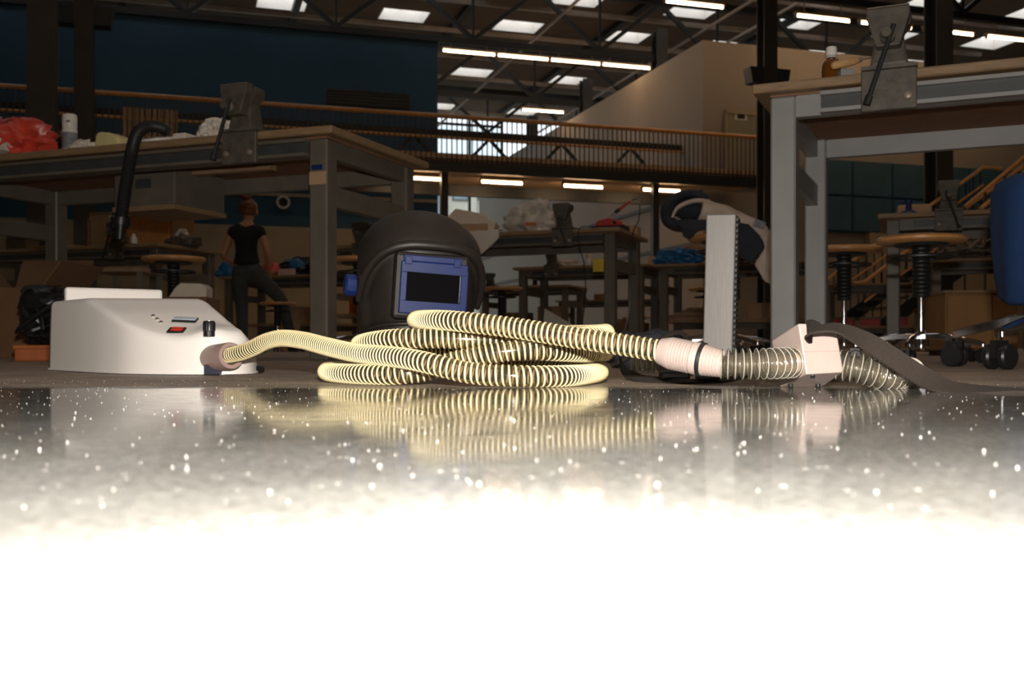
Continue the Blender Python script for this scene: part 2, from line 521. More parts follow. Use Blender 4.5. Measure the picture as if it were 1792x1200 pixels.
# blue partition wall in the line of truss 1: cream below, blue above
s1e = -6.36
b1 = struct(hallbox('wall_blue', -24, s1e, BAY, BAY + .3, 3.05, 8.0, BLUEWALL))
struct(hallbox('wall_cream', -24, s1e, BAY, BAY + .3, 0, 3.05, CREAMWALL))
tr = struct(hallbox('trim_1', -24, s1e, BAY - .03, BAY, 3.80, 3.88, CREAMWALL))

# white volume at the right: corner at pixel column 1230
K = P(1230, 70, 25.0)
ks = (Vector((K.x, K.y, 0)) - C0).dot(UD); kt = (Vector((K.x, K.y, 0)) - C0).dot(VD)
struct(hallbox('wall_white', ks, 23.9, kt, 22.3, 0, 7.5, WHITEWALL))
# dark plinth line and panel seams on its hall-side face
for i, z in enumerate((2.55, 3.75)):
    struct(hallbox('trim_%d' % (2 + i), ks - .03, ks, kt, 22, z, z + .09, DECKM))
# blue panelled wall in front of the white volume, beyond the right bench
BP = struct(hallbox('wall_panelled', ks + 4.6, 23.9, kt - .25, kt - .02, 0, 2.95, CREAMWALL))
BPb = struct(hallbox('wall_blue_panels', ks + 2.9, 20.0, kt - .18, kt - .02, 2.95, 4.75, BLUEWALL))
pan = None
plen = 20.0 - (ks + 2.9)
for i in range(int(plen / 1.2)):
    for j in range(2):
        if pan is None:
            pan = q = MB().box(0, 1.14, -.03, 0, 0, .84).build('panel', BLUEPAN, BPb, bevel=.006, seg=1)
        else:
            q = inst(pan, BPb)
        q.location = (-plen / 2 + .03 + i * 1.2, -.08, .03 + j * .9)

# door and a small dark sign on the white volume, up on the gallery
gx0 = (P(1258, 200, 25.5) - Vector((C0.x, C0.y, 0))).dot(UD)
dr = hallbox('door_1', gx0, gx0 + 1.3, kt - .05, kt - .005, 3.95, 5.75, DOORM); struct(dr)
MB().box(-.70, -.64, -.05, 0, 0, 1.86).build('door_frame', CREAMWALL, dr)
MB().box(.64, .70, -.05, 0, 0, 1.86).build('door_frame', CREAMWALL, dr)
MB().box(-.70, .70, -.05, 0, 1.80, 1.88).build('door_frame', CREAMWALL, dr)
MB().box(.45, .56, -.07, -.02, .78, .84).build('door_handle', CHROME, dr)
sp = P(1299, 197, 25.2); sn = thing('wall_sign', 'small black display with pale surround on white wall above gallery door', 'sign')
sn.location = G((sp - C0).dot(UD), kt - .03, sp.z - .08); sn.rotation_euler = (0, 0, AU)
MB().box(-.17, .17, -.02, .02, -.09, .09).build('surround', WHITEC, sn)
MB().box(-.10, .10, -.026, -.019, -.06, .06).build('display', BLACKP, sn)

# dark louvre on the blue wall and a round vent pipe below it
lv = P(647, 171, 26.2); ls = (lv - C0).dot(UD)
lo = thing('wall_louvre', 'long black ventilation louvre set in the dark blue wall', 'vent', G(ls, BAY - .02, lv.z), AU)
MB().box(-1.06, 1.06, -.02, .02, -.20, .20).build('backing', BLACKM, lo)
for i in range(5):
    MB().box(-1.04, 1.04, -.05, -.01, -.17 + i * .08, -.15 + i * .08).build('slat', BLACKM, lo)
vp = P(496, 353, 25.4)
ve = thing('vent_pipe', 'short round white vent pipe sticking out of the blue wall', 'vent', G((vp - C0).dot(UD), BAY - .02, vp.z), AU)
Mx = Matrix.Rotation(R(90), 4, 'X')
MB().lathe([(.13, -.1), (.13, .22), (.17, .24), (.17, .27), (.115, .27), (.115, .12)], 28, Mx, caps=False).build('pipe', SKYF, ve, smooth=40)
MB().lathe([(.115, .13), (.0, .13)], 28, Mx, caps=False).build('opening', BLACKP, ve)

# glazed end wall of the hall: mullions, transoms and panes
ET = 22.3
ew = thing('curtain_wall', 'tall glazed end wall with dark mullions at the far end of the hall', 'window', G(-8, ET), AU)
ew['kind'] = 'structure'
ew.name = 'window_1'
W0, W1 = -6.2, 8.4
nb = 10
bw = (W1 - W0) / nb
zs = [0.0, .9, 3.0, 3.6, 5.4, 7.4, 9.6]
mul0 = MB().box(-.05, .05, -.06, .06, 0, 9.9).build('mullion', MULL, ew); mul0.location = (W0, 0, 0)
for i in range(1, nb + 1): inst(mul0, ew, (W0 + i * bw, 0, 0))
tr0 = MB().box(W0, W1, -.05, .05, -.05, .05).build('transom', MULL, ew); tr0.location = (0, 0, .05)
for z in zs[1:]: inst(tr0, ew, (0, 0, z))
pn = {}
for i in range(nb):
    for j in range(len(zs) - 1):
        hgt = zs[j + 1] - zs[j] - .1
        key = round(hgt, 3)
        if key not in pn:
            q = MB().box(.05, bw - .05, -.006, .006, 0, hgt).build('pane', GLASS, ew); pn[key] = q
        else:
            q = inst(pn[key], ew)
        q.location = (W0 + i * bw, 0, zs[j] + .05)
struct(hallbox('wall_far', -24, -14.2, ET - .1, ET + .1, 0, ROOFZ, CREAMWALL))

# outside: a pale stone building and paving
gd = MB().box(-60, 60, 60, 140, -.3, -.21).build('ground', GROUND); struct(gd)
bd = thing('stone_building', 'pale stone building with small square windows outside the end window', 'building', (-6, 78, -.2), AU)
MB().box(-30, 30, 0, 8, 0, 13.5).build('wall', FACADE, bd)
wpx = [(850, 330), (898, 343), (805, 330), (770, 360), (850, 400), (898, 412), (930, 350), (870, 480), (905, 470), (812, 470), (960, 470), (945, 530), (1000, 500), (990, 540)]
Minv = (Matrix.Translation((-6, 78, -.2)) @ rotz(AU)).inverted()
fw = None
for x, y in wpx:
    dd = 78
    for _ in range(6):
        p = Minv @ P(x, y, dd); dd -= p.y * .95
    q = MB().box(-.62, .62, -.10, .06, -.95, .95).build('window', FACJ, bd) if fw is None else inst(fw, bd)
    g = MB().box(-.5, .5, -.13, -.09, -.83, .83).build('pane', FACWIN, q) if fw is None else inst(fw.children[0], q)
    fw = fw or q
    q.location = (p.x, 0, p.z)
jn = MB().box(-.03, .03, -.012, .01, 0, 13.5).build('joint', FACJ, bd); jn.location = (-29, 0, 0)
for i in range(1, 24): inst(jn, bd, (-29 + i * 2.5, 0, 0))
for i in range(4):
    MB().box(-29.9, 29.9, -.012, .01, 3 + i * 3 - .03, 3 + i * 3 + .03).build('joint', FACJ, bd)

# ------------------------------------------------------------------ columns
def column(s, t, label, top=8.9, corbel=False):
    o = thing('steel_column', label, 'column', G(s, t), AU)
    a = .17
    m = MB().box(-a, a, -a, -a + .03, .02, top).box(-a, a, a - .03, a, .02, top)
    m.build('flange', COLM, o)
    MB().box(-.02, .02, -a + .03, a - .03, .02, top).build('web', COLM, o)
    MB().box(-a - .06, a + .06, -a - .06, a + .06, 0, .025).build('base_plate', COLM, o)
    if corbel:
        MB().prism([(-.52, .35), (.52, .35), (.46, 0), (-.46, 0)], -.16, .16, TM(0, 0, 6.0) @ Matrix.Rotation(R(90), 4, 'X')).build('crane_corbel', BLACKM, o)
    return o
column(0, 0, 'dark steel column where the gallery railing ends, with a black bracket', corbel=True)
column(0, -BAY, 'dark steel column rising behind the bench that carries the amber bottle')
column(-SPAN, -BAY, 'wide dark steel column rising behind the red plastic bag')
column(-SPAN, 0, 'dark steel column with a black bracket near the gallery slat screen', corbel=True)
for k in (1, 2, 3):
    column(0, BAY * k, ['', 'dark column holding the truss just above the sloping white wall top', 'dark column under the second truss behind the white wall',
                        'dark column beside the glazed end wall'][k])

# ------------------------------------------------------------------ roof trusses
def truss(k, label):
    t = BAY * k
    o = thing('roof_truss', label, 'truss', G(-SPAN, t, 0), AU)
    x0, x1 = -4.8, SPAN + 9.6
    MB().box(x0, x1, -.09, .09, 8.0, 8.16).build('bottom_chord', TRUSSM, o)
    MB().box(x0, x1, -.09, .09, 9.62, 9.80).build('top_chord', TRUSSM, o)
    n = 4; w = SPAN / n
    dg = dv = dr_ = None
    i0 = -2
    for i in range(-1, n + 2):
        xa = i * w
        if i == -1:
            dg = MB().bar((0, 0, 9.62), (w / 2, 0, 8.16), .11).build('diagonal', TRUSSM, o)
            dr_ = MB().bar((w / 2, 0, 8.16), (w, 0, 9.62), .11).build('diagonal', TRUSSM, o)
            dv = MB().bar((w / 2, 0, 8.16), (w / 2, 0, 9.62), .06).build('vertical', TRUSSM, o)
            dg.location = dr_.location = dv.location = (xa, 0, 0)
        else:
            inst(dg, o, (xa, 0, 0)); inst(dr_, o, (xa, 0, 0)); inst(dv, o, (xa, 0, 0))
    return o
tl = ['dark lattice roof truss over the gallery railing', 'dark lattice roof truss along the top edge of the blue wall',
      'dark lattice roof truss one bay behind the blue wall top', 'dark lattice roof truss two bays behind the blue wall', 'dark lattice roof truss above the glazed end wall']
for k in range(0, 4): truss(k, tl[k])
# longitudinal rafters, purlins along u
for i, s in enumerate((-SPAN, -9.6, -4.8, 0, 4.8)):
    o = tag(hallbox('roof_rafter', s - .1, s + .1, -4, 22, 9.82, 9.98, TRUSSM), 'dark rafter running the length of the hall on top of the trusses', 'beam', 'dark roof rafters')
for i in range(9):
    t = -1 + i * 2.6
    tag(hallbox('roof_purlin', -19, 12, t - .05, t + .05, 9.48, 9.60, GALV), 'pale galvanised cross rail under the roof deck', 'beam', 'pale cross rails under the roof')
for i, s in enumerate((-3.2, 1.0, 2.2)):
    tag(hallbox('conduit_pipe', s - .03, s + .03, -3, 21, 8.75, 8.81, GALV), 'thin pale conduit running lengthwise below the roof', 'pipe', 'roof conduits')

# skylights
sk0 = None
def skylight(s, t):
    global sk0
    if sk0 is None:
        o = thing('skylight', 'white daylit skylight in the brown roof deck', 'skylight', (0, 0, 0), AU, 'skylights in the roof')
        MB().box(-.72, .72, -.55, .55, .36, .39).build('pane', SKYL, o)
        f = MB()
        f.box(-.719, -.69, -.549, .549, 0, .36).box(.69, .719, -.549, .549, 0, .36).box(-.69, .69, -.549, -.52, 0, .36).box(-.69, .69, .52, .549, 0, .36)
        f.build('reveal', SKYF, o)
        MB().box(-.015, .015, -.52, .52, .33, .36).build('glazing_bar', SKYF, o)
        sk0 = o
    else:
        o = copy_tree(sk0)
    o.location = G(s, t, ROOFZ + .005)
for s_, t in SKY: skylight(s_, t)

# fluorescent rows
tb0 = None
def lamp(s, t, z, label, group, length=1.45):
    global tb0
    if tb0 is None:
        o = thing('fluorescent_lamp', label, 'lamp', (0, 0, 0), AU, group)
        MB().box(-.74, .74, -.07, .07, .035, .09).build('housing', FIXT, o)
        MB().box(-.5, -.48, -.01, .01, .09, .105).build('hanger', FIXT, o)
        MB().box(.48, .5, -.01, .01, .09, .105).build('hanger', FIXT, o)
        MB().tube([(-.70, 0, 0), (.70, 0, 0)], .025, 10).build('tube', TUBE, o, smooth=40)
        MB().box(-.74, -.70, -.04, .04, -.04, .035).build('end_cap', FIXT, o)
        MB().box(.70, .74, -.04, .04, -.04, .035).build('end_cap', FIXT, o)
        tb0 = o
    else:
        o = copy_tree(tb0)
        for c in list(o.children):
            if c.name.startswith('drop_rod'): bpy.data.objects.remove(c)
        o['label'] = label; o['group'] = group
    if 7 < z < 9:
        for x in (-.49, .49):
            MB().box(x - .01, x + .01, -.01, .01, .09, 8.01 - z).build('drop_rod', FIXT, o)
    o.location = G(s, t, z)
    return o
def s_at(x, t):
    """hall coordinate s seen at pixel column x on the line t"""
    q = (x - CX) / F
    a = C0 + VD * t
    return (q * a.y - a.x) / (UD.x - q * UD.y)
sa = s_at(843, BAY) - .35
for i in range(4):
    lamp(sa + i * 1.5, BAY, 7.80, 'lit fluorescent tube in the row under the truss beside the blue wall', 'lamps under the blue wall truss')
for i, x in enumerate((1215, 1440, 1550, 1660, 1768)):
    lamp(s_at(x, 0), 0, 7.65, 'lit fluorescent tube in the row crossing behind the bench vise and column', 'lamps under the gallery truss')
lamp(s_at(950, 2 * BAY), 2 * BAY, 7.76, 'lit fluorescent tube under the second truss beyond the blue wall', 'lamps under the second truss')
for i in range(4):  # unseen rows, added to light the middle of the hall
    for t in (-BAY * 2, -BAY * 3, -BAY * 4):
        lamp(-13 + i * 4.4, t, 9.90, 'unseen fluorescent tube added over the workbenches for extra light', 'unseen lamps added over the benches')

# ------------------------------------------------------------------ gallery bridge
BT = ((Vector((P(1320, 240, 24.2).x, 24.2, 0))) - C0).dot(VD)      # line of the near railing
BS1 = (Vector((P(1320, 240, 24.2).x, 24.2, 0)) - C0).dot(UD) + .15
BS0 = BS1 - 20.0
RZ = ZY(240, 24.2)
DZ = RZ - .95
dk = thing('gallery_bridge', 'dark gallery bridge crossing the hall behind the workbenches', 'bridge', G(BS0, BT), AU)
Lb = BS1 - BS0
Lw = ks - BS0 - .05
MB().box(0, Lw, 0, 2.2, DZ - .06, DZ).build('deck', DECKM, dk)
MB().box(Lw, Lb, 0, kt - BT - .12, DZ - .06, DZ).build('deck', DECKM, dk)
MB().box(0, Lb, -.02, .06, DZ - .24, DZ - .06).build('edge_beam', BLACKM, dk)
MB().box(0, Lw, .06, 2.1, DZ - .16, DZ - .12).build('soffit', SOFFIT, dk)
MB().box(Lw, Lb, .06, kt - BT - .12, DZ - .16, DZ - .12).build('soffit', SOFFIT, dk)
MB().box(0, Lw, 2.1, 2.25, DZ - .42, DZ - .06).build('rear_beam', BLACKM, dk)
for x in (777, 1146):
    ps = s_at(x, BT + .5) - BS0
    MB().box(ps - .075, ps + .075, .42, .58, 0, DZ - .16).build('post', COLM, dk)
rl = thing('gallery_railing', 'orange wooden handrail on thin dark balusters along the near gallery edge', 'railing', G(BS0, BT), AU)
MB().tube([(0, 0, RZ), (Lb, 0, RZ)], .048, 10).build('handrail', RAILW, rl, smooth=40)
MB().box(0, Lb, -.015, .015, DZ + .02, DZ + .05).build('bottom_rail', BALU, rl)
MB().box(0, Lb, .03, .05, DZ, DZ + .17).build('toe_board', SLATW, rl)
nbal = 178
bl0 = None
for i in range(nbal):
    x = .05 + i * (Lb - .1) / (nbal - 1)
    if bl0 is None:
        bl0 = MB().box(-.012, .012, -.02, .0, DZ, RZ - .03).build('baluster', BALU, rl); bl0.location = (x, 0, 0)
    else: inst(bl0, rl, (x, 0, 0))
fr_ = thing('far_gallery_railing', 'orange handrail on a dark lattice girder along the far gallery edge', 'railing', G(BS0, BT + 2.1), AU)
fe = s_at(1225, BT + 2.1) - BS0
MB().tube([(3.0, 0, RZ - .02), (fe, 0, RZ - .02)], .035, 8).build('handrail', RAILW, fr_, smooth=40)
MB().box(3.0, fe, .10, .26, RZ + .04, RZ + .18).build('girder_chord', TRUSSM, fr_)
nd = 9; wd = (fe - 3.0) / nd
dA = dB = None
for i in range(nd):
    if dA is None:
        dA = MB().bar((0, .18, RZ + .04), (wd * .5, .18, DZ + .04), .07).build('diagonal', TRUSSM, fr_)
        dB = MB().bar((wd * .5, .18, DZ + .04), (wd, .18, RZ + .04), .07).build('diagonal', TRUSSM, fr_)
        dA.location = dB.location = (3.0, 0, 0)
    else:
        inst(dA, fr_, (3.0 + i * wd, 0, 0)); inst(dB, fr_, (3.0 + i * wd, 0, 0))
MB().box(fe - .05, fe + .05, .0, .1, DZ, RZ).build('end_post', BALU, fr_)
for i, x in enumerate((735, 878, 1020, 1157)):
    lamp(s_at(x, BT + .8), BT + .8, DZ - .28, 'lit fluorescent tube under the gallery bridge', 'lamps under the gallery').scale = (.68, 1, 1)
# slat screen at the left of the gallery
ss = s_at(215, BT + .35)
sc = thing('slat_screen', 'pale wooden slat screen standing behind the gallery handrail', 'screen', G(ss, BT + .45, DZ), AU)
s2 = s_at(312, BT + .35) - ss
nsl = 13
sl0 = None
for i in range(nsl):
    if sl0 is None: sl0 = MB().box(0, s2 / nsl * .78, 0, .03, 0, .80).build('slat', SLATW, sc)
    else: inst(sl0, sc, (i * s2 / nsl, 0, 0))
MB().box(0, s2, .03, .06, .1, .16).build('back_rail', BALU, sc)
MB().box(0, s2, .03, .06, .62, .68).build('back_rail', BALU, sc)
# ------------------------------------------------------------------ workbenches
RB = R(-21)                                   # all benches stand turned by the same angle
BX = Vector((math.cos(RB), math.sin(RB), 0)); BY = Vector((-math.sin(RB), math.cos(RB), 0))
def bench(corner, px, d, L, label, Wd=.8, h=.9, steel=STEEL, rail=True, shelf=False, rot=None):
    """corner 'r' or 'l': the front corner of the top that is seen at pixel column px at distance d"""
    c = Vector(((px - CX) / F * d, d, 0))
    o0 = c - BX * L if corner == 'r' else c
    o = thing('workbench', label, 'workbench', o0, RB if rot is None else rot)
    MB().box(-.03, L + .03, -.03, Wd + .03, h - .030, h).build('tabletop', OAK, o, bevel=.004, seg=1)
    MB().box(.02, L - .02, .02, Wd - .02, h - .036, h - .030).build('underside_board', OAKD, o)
    a = .08; k = .02
    lg = None
    for x in (k, L - k - a):
        for y in (k, Wd - k - a):
            if lg is None:
                lg = MB().box(0, a, 0, a, 0, h - .036).build('leg', steel, o, bevel=.006, seg=1); lg.location = (x, y, 0)
            else: inst(lg, o, (x, y, 0))
    MB().box(k + a, L - k - a, k + .01, k + .05, h - .105, h - .036).build('front_apron', steel, o)
    MB().box(k + a, L - k - a, Wd - k - .05, Wd - k - .01, h - .105, h - .036).build('rear_apron', steel, o)
    for x in (k + .01, L - k - .05):
        MB().box(x, x + .04, k + a, Wd - k - a, h - .295, h - .215).build('side_apron', steel, o)
        MB().box(x, x + .04, k + a, Wd - k - a, h - .105, h - .036).build('side_apron', steel, o)
    if rail:
        r = MB().box(.18, L - .10, -.012, .028, h - .105, h - .093).box(.18, L - .10, -.012, .028, h - .050, h - .038).build('vise_rail', steel, o)
        MB().box(.18, L - .10, .012, .029, h - .093, h - .050).build('rail_web', STEELD, r)
    if shelf:
        MB().box(k, L - k, k + .05, Wd - k, .30, .33).build('lower_shelf', OAK, o)
        MB().box(k + a, L - k - a, Wd - k - .05, Wd - k - .01, .24, .30).build('shelf_rail', steel, o)
    return o
def bpt(b, x, y, z):
    return b.matrix_basis @ Vector((x, y, z))

# near left, near right
bA = bench('r', 575, 3.96, 2.15, 'large grey workbench that carries the red plastic bag and the spray can')
bB = bench('l', 1335, 3.335, 2.2, 'light grey workbench that carries the amber bottle', Wd=.88, steel=STEELL, rot=R(-24))
bC = bench('r', 1079, 7.30, 1.9, 'workbench behind the helmet with polystyrene, plastic bag and soldering station', shelf=False)
bD = bench('l', 903, 11.0, 1.40, 'workbench with white bottle and yellow box seen below the soldering station', shelf=False)
bG = bench('l', 1150, 10.6, 1.6, 'workbench with a crumpled blue bag beside the draped jacket', shelf=True)
bL = bench('r', 275, 8.4, 2.3, 'workbench with a wooden cupboard on it behind the round stool', shelf=True)
bP = bench('l', 388, 12.5, 1.5, 'workbench the person stands at, with a black bag on it', shelf=True)
bF = bench('l', 1545, 6.58, 2.0, 'workbench with a blue object on it beside the chrome stool', shelf=False)
bF2 = bench('l', 1628, 10.0, 1.8, 'workbench with tools behind the brown cabinet', shelf=True)
bE = bench('l', 975, 19.0, 1.9, 'distant workbench with a small vise in front of the end window', shelf=True)
bE2 = bench('l', 840, 14.5, 1.3, 'distant workbench behind the stool next to the helmet', shelf=True)
bG2 = bench('l', 1440, 14.0, 1.4, 'distant workbench with red crates under the stairs', shelf=True)
bM = bench('l', 560, 8.7, .60, 'workbench with a vise half hidden behind the helmet', shelf=True)
# extras on the near left bench: hanging drawer box, label and tape on its leg, loose batten under the top
db = MB().box(0, .34, 0, .36, 0, .17).build('drawer_box', STEEL, bA, bevel=.006)
db.location = (.84, .30, .69)
MB().box(-.005, .345, -.005, .365, -.022, 0).build('drawer_rim', OAK, db)
MB().box(.13, .21, -.012, .02, .08, .12).build('drawer_handle', STEELD, db)
lx = 2.15 - .1
MB().box(lx + .012, lx + .060, .0185, .0205, .742, .762).build('blue_label', BLUEP, bA)
MB().box(lx + .002, lx + .078, .0185, .0203, .685, .735).build('paper_tape', CARDB, bA)
MB().box(.95, 1.6, .42, .47, .838, .862).build('loose_batten', OAK, bA)
MB().box(1.90 - .18, 1.90 - .10, .0185, .0205, .59, .68).build('yellow_label', YELS, bC)

# ------------------------------------------------------------------ bench vises
def vise(b, x, label, flip=1, small=1.0, h=.9, ang=0.0):
    p = bpt(b, x, -.03, h)
    o = thing('bench_vise', label, 'vise', p, b.rotation_euler.z + ang)
    MB().box(-.08, .08, -.022, -.004, -.125, .0).build('mounting_plate', IRON, o, bevel=.003, seg=1)
    for bx in (-.055, .055):
        MB().lathe([(.011, 0), (.011, .008), (.004, .010)], 10, TM(bx, -.022, -.085) @ Matrix.Rotation(R(90), 4, 'X')).build('bolt', IRONW, o)
    MB().box(-.08, .08, -.022, .12, .002, .014).build('base_plate', IRON, o)
    MB().taper((0, .03), (.055, .045), (.038, .035), .014, .125).build('body', IRON, o, bevel=.008)
    j = MB().taper((0, .035), (.04, .03), (.062, .032), .118, .150).box(-.062, .062, .003, .067, .150, .178).build('fixed_jaw', IRON, o, bevel=.004)
    m = MB().taper((0, -.035), (.034, .026), (.062, .022), .060, .150).box(-.062, .062, -.057, -.013, .150, .178).build('moving_jaw', IRON, o, bevel=.004)
    MB().box(-.060, .060, -.0575, -.0125, .1785, .181).build('jaw_face', IRONW, m)
    MB().lathe([(.022, 0), (.022, .035), (.014, .04), (.014, .07)], 16, TM(0, -.05, .085) @ Matrix.Rotation(R(90), 4, 'X')).build('screw_head', IRON, o, smooth=40)
    a = Vector((.02 * flip, -.105, .11)); bb = Vector((-.055 * flip, -.105, -.115))
    hb = MB().tube([a, bb], .0075, 8).build('handle_bar', BLACKM, o, smooth=40)
    MB().tube([bb + (a - bb).normalized() * -.006, bb + (a - bb).normalized() * .02], .0115, 8).build('handle_knob', BLACKM, hb, smooth=40)
    if small != 1.0: o.scale = (small,) * 3
    return o
def bx_at(b, px, yl=-.03):
    """bench-local x where the pixel column meets the bench front"""
    q = (px - CX) / F
    a = bpt(b, 0, yl, 0); ax = bpt(b, 1, yl, 0) - a
    return (q * a.y - a.x) / (ax.x - q * ax.y)
vise(bA, bx_at(bA, 423), 'grey cast iron vise on the workbench with the crumpled paper', flip=1)
vise(bB, bx_at(bB, 1556), 'grey cast iron vise clamped beside the amber bottle, handle hanging down')
vise(bC, bx_at(bC, 985), 'dark vise between the plastic bag and the soldering station', flip=-1)
vise(bD, bx_at(bD, 965), 'small vise on the bench with the white bottle', flip=1)
vise(bF, bx_at(bF, 1660), 'vise on the bench near the stair handrail, beside the blue coat', flip=-1)
vise(bL, bx_at(bL, 205), 'dark vise on the bench beside the wooden cupboard')
vise(bE, bx_at(bE, 1020), 'tiny vise on the distant bench before the end window')
vise(bM, bx_at(bM, 632), 'vise half hidden behind the helmet dome', flip=-1)
vise(bE2, bx_at(bE2, 857), 'tiny vise standing right of the helmet before the bright window')

# ------------------------------------------------------------------ swivel stools
ST0 = {}
def stool(px, d, seat_z, label, rz=0.0, base=True, sc=1.0, sr=1.0):
    p = Vector(((px - CX) / F * d, d, 0))
    o = thing('swivel_stool', label, 'stool', p, rz, 'round swivel stools')
    z = seat_z / sc; o.scale = (sc, sc, sc)
    MB().lathe([(.02, z - .028), (.165 * sr, z - .028), (.180 * sr, z - .018), (.182 * sr, z - .008), (.172 * sr, z), (.02, z - .003)], 32).build('seat', SEATW, o, smooth=35)
    MB().lathe([(.10, z - .04), (.11, z - .028)], 20).build('seat_plate', BLACKM, o)
    ring = [(.125 * math.cos(a), .125 * math.sin(a), z - .085) for a in np.linspace(0, 2 * math.pi, 33)]
    rg = MB().tube(ring, .006, 6, caps=False).build('lever_ring', BLACKM, o, smooth=50)
    sp_ = MB()
    for i in range(4):
        a = i * math.pi / 2
        sp_.bar((0, 0, z - .06), (.125 * math.cos(a), .125 * math.sin(a), z - .085), .012, .006)
    sp_.build('ring_spokes', BLACKM, rg)
    z1 = z * .52
    prof = []
    nr = 12
    for i in range(nr):
        za = z1 + (z - .04 - z1) * i / nr; zb = z1 + (z - .04 - z1) * (i + 1) / nr
        prof += [(.030, za), (.036, za + (zb - za) * .3), (.036, za + (zb - za) * .7), (.030, zb)]
    MB().lathe(prof, 16).build('bellows', RUBBER, o, smooth=50)
    MB().lathe([(.013, .10), (.013, z1 + .02)], 16).build('piston', CHROME, o, smooth=40)
    if base:
        MB().lathe([(.03, .055), (.032, .10), (.020, .125), (.014, .13)], 18).build('hub', CHROME, o, smooth=40)
        arm = None
        for i in range(5):
            a = 2 * math.pi * i / 5
            if arm is None:
                pts = spline([(.02, 0, .108), (.10, 0, .108), (.19, 0, .092), (.262, 0, .074)], .03)
                mb = MB()
                vs = []; fs = []
                n = len(pts)
                for k, q in enumerate(pts):
                    w = .022 - .010 * k / (n - 1); hh = .013 - .004 * k / (n - 1)
                    for sx, sz in ((-1, -1), (1, -1), (1, .6), (.5, 1), (-.5, 1), (-1, .6)):
                        vs.append((q.x, sx * w, q.z + sz * hh))
                for k in range(n - 1):
                    for e in range(6):
                        e2 = (e + 1) % 6
                        fs.append((k * 6 + e, k * 6 + e2, (k + 1) * 6 + e2, (k + 1) * 6 + e))
                fs.append(tuple(range(5, -1, -1))); fs.append(tuple((n - 1) * 6 + e for e in range(6)))
                arm = MB().add(vs, fs).build('base_arm', CHROME, o, smooth=35, fix=True)
                ar = arm
                cs = MB().lathe([(.006, .045), (.006, .075)], 10, TM(.262, 0, 0)).build('caster_stem', CHROME, ar)
                wh = MB()
                for sy in (-.017, .017):
                    wh.lathe([(.008, -.009), (.022, -.009), (.0255, -.005), (.0255, .005), (.022, .009), (.008, .009)], 18, TM(.262, sy, .0255) @ Matrix.Rotation(R(90), 4, 'X'))
                wh.box(.244, .282, -.007, .007, .022, .058)
                wl = wh.build('caster_wheel', BLACKP, ar, smooth=40)
            else:
                ar = inst(arm, o, rot=(0, 0, a))
                for c in list(arm.children): inst(c, ar)
    return o
stool(304, 6.0, .575, 'round plywood stool in front of the bench with the wooden cupboard', .4)
sN = stool(1612, 3.6, .437, 'round stool with chrome star base and bellows column under the light grey bench', R(-50), sc=.84)
stool(1893, 2.6, .48, 'stool with chrome star base and casters under the blue work coat', R(-152), sc=1.2, sr=.8)
stool(1477, 5.0, .535, 'round stool seen just behind the light grey bench legs', .2)
stool(628, 6.1, .58, 'round stool half hidden behind the welding helmet', .1)
stool(486, 10.15, .489, 'round stool beside the bent leg of the person', .6)
stool(878, 8.9, .565, 'round stool standing right of the welding helmet', .3)
stool(1262, 5.6, .655, 'tall round stool carrying the draped grey jacket', .3)
stool(1285, 6.4, .665, 'round stool behind the aluminium post and the draped jacket', .9)
stool(1115, 12.5, .42, 'small round stool under the workbench with the blue bag', .9)
stool(1240, 9.2, .58, 'round stool glimpsed between the aluminium post and blue bag', .5)

# ------------------------------------------------------------------ things on the near left bench
def bl_pt(b, px, yl, z=.9):
    return bpt(b, bx_at(b, px, yl), yl, z)
p = bl_pt(bA, 22, .13)
rb = thing('plastic_bag', 'crumpled red and white plastic bag on the large grey bench', 'bag', p, RB)
blob((0, 0, .085), (.20, .13, .115), 3, .38, 2.6, 4, flat=-.083).build('red_film', REDBAG, rb, smooth=60)
blob((-.05, -.085, .06), (.15, .07, .062), 9, .55, 3.2, 3, flat=-.058).build('white_print_area', POLY, rb, smooth=60)
blob((-.13, .0, .15), (.08, .09, .06), 5, .4, 3.0, 3).build('knotted_top', POLY, rb, smooth=60)
p = bl_pt(bA, 122, .30)
cn = thing('spray_can', 'white cylindrical spray can with grey print and red band on the large bench', 'can', p, RB)
MB().lathe([(.031, 0), (.034, .004), (.034, .165), (.031, .172)], 28).build('body', WHITEC, cn, smooth=40)
MB().lathe([(.0345, .075), (.0345, .150)], 28, caps=False).build('printed_band', PRINTG, cn, smooth=40)
MB().lathe([(.0346, .02), (.0346, .072)], 28, caps=False).build('red_band', REDM, cn, smooth=40)
MB().lathe([(.031, .172), (.0335, .176), (.0335, .225), (.030, .236), (.0, .238)], 28).build('cap', WHITEC, cn, smooth=40)
MB().box(.012, .032, -.0365, -.030, .195, .203).build('cap_print', PRINTG, cn)
p = bl_pt(bA, 146, .15)
rg_ = thing('cloth_rag', 'dull crumpled rag lying beside the spray can', 'rag', p, RB)
blob((0, 0, .032), (.062, .05, .042), 4, .40, 3.5, 4, flat=-.031).build('cloth', PAPER, rg_, smooth=70)
p = bl_pt(bA, 203, .09)
yt = thing('plastic_tub', 'upturned yellowish cream plastic tub on the large bench', 'tub', p, RB)
MB().prism([(-.065, 0), (.075, 0), (.06, .045), (.01, .068), (-.045, .075), (-.062, .06)], -.06, .06, Matrix.Rotation(R(90), 4, 'X')).build('shell', YELL, yt, bevel=.012)
MB().box(-.07, .08, -.066, .066, 0, .006).build('rim', YELL, yt, bevel=.002, seg=1)
p = bl_pt(bA, 259, .03)
wd_ = thing('white_disc', 'round white disc standing under the black flexible hose', 'disc', p, RB)
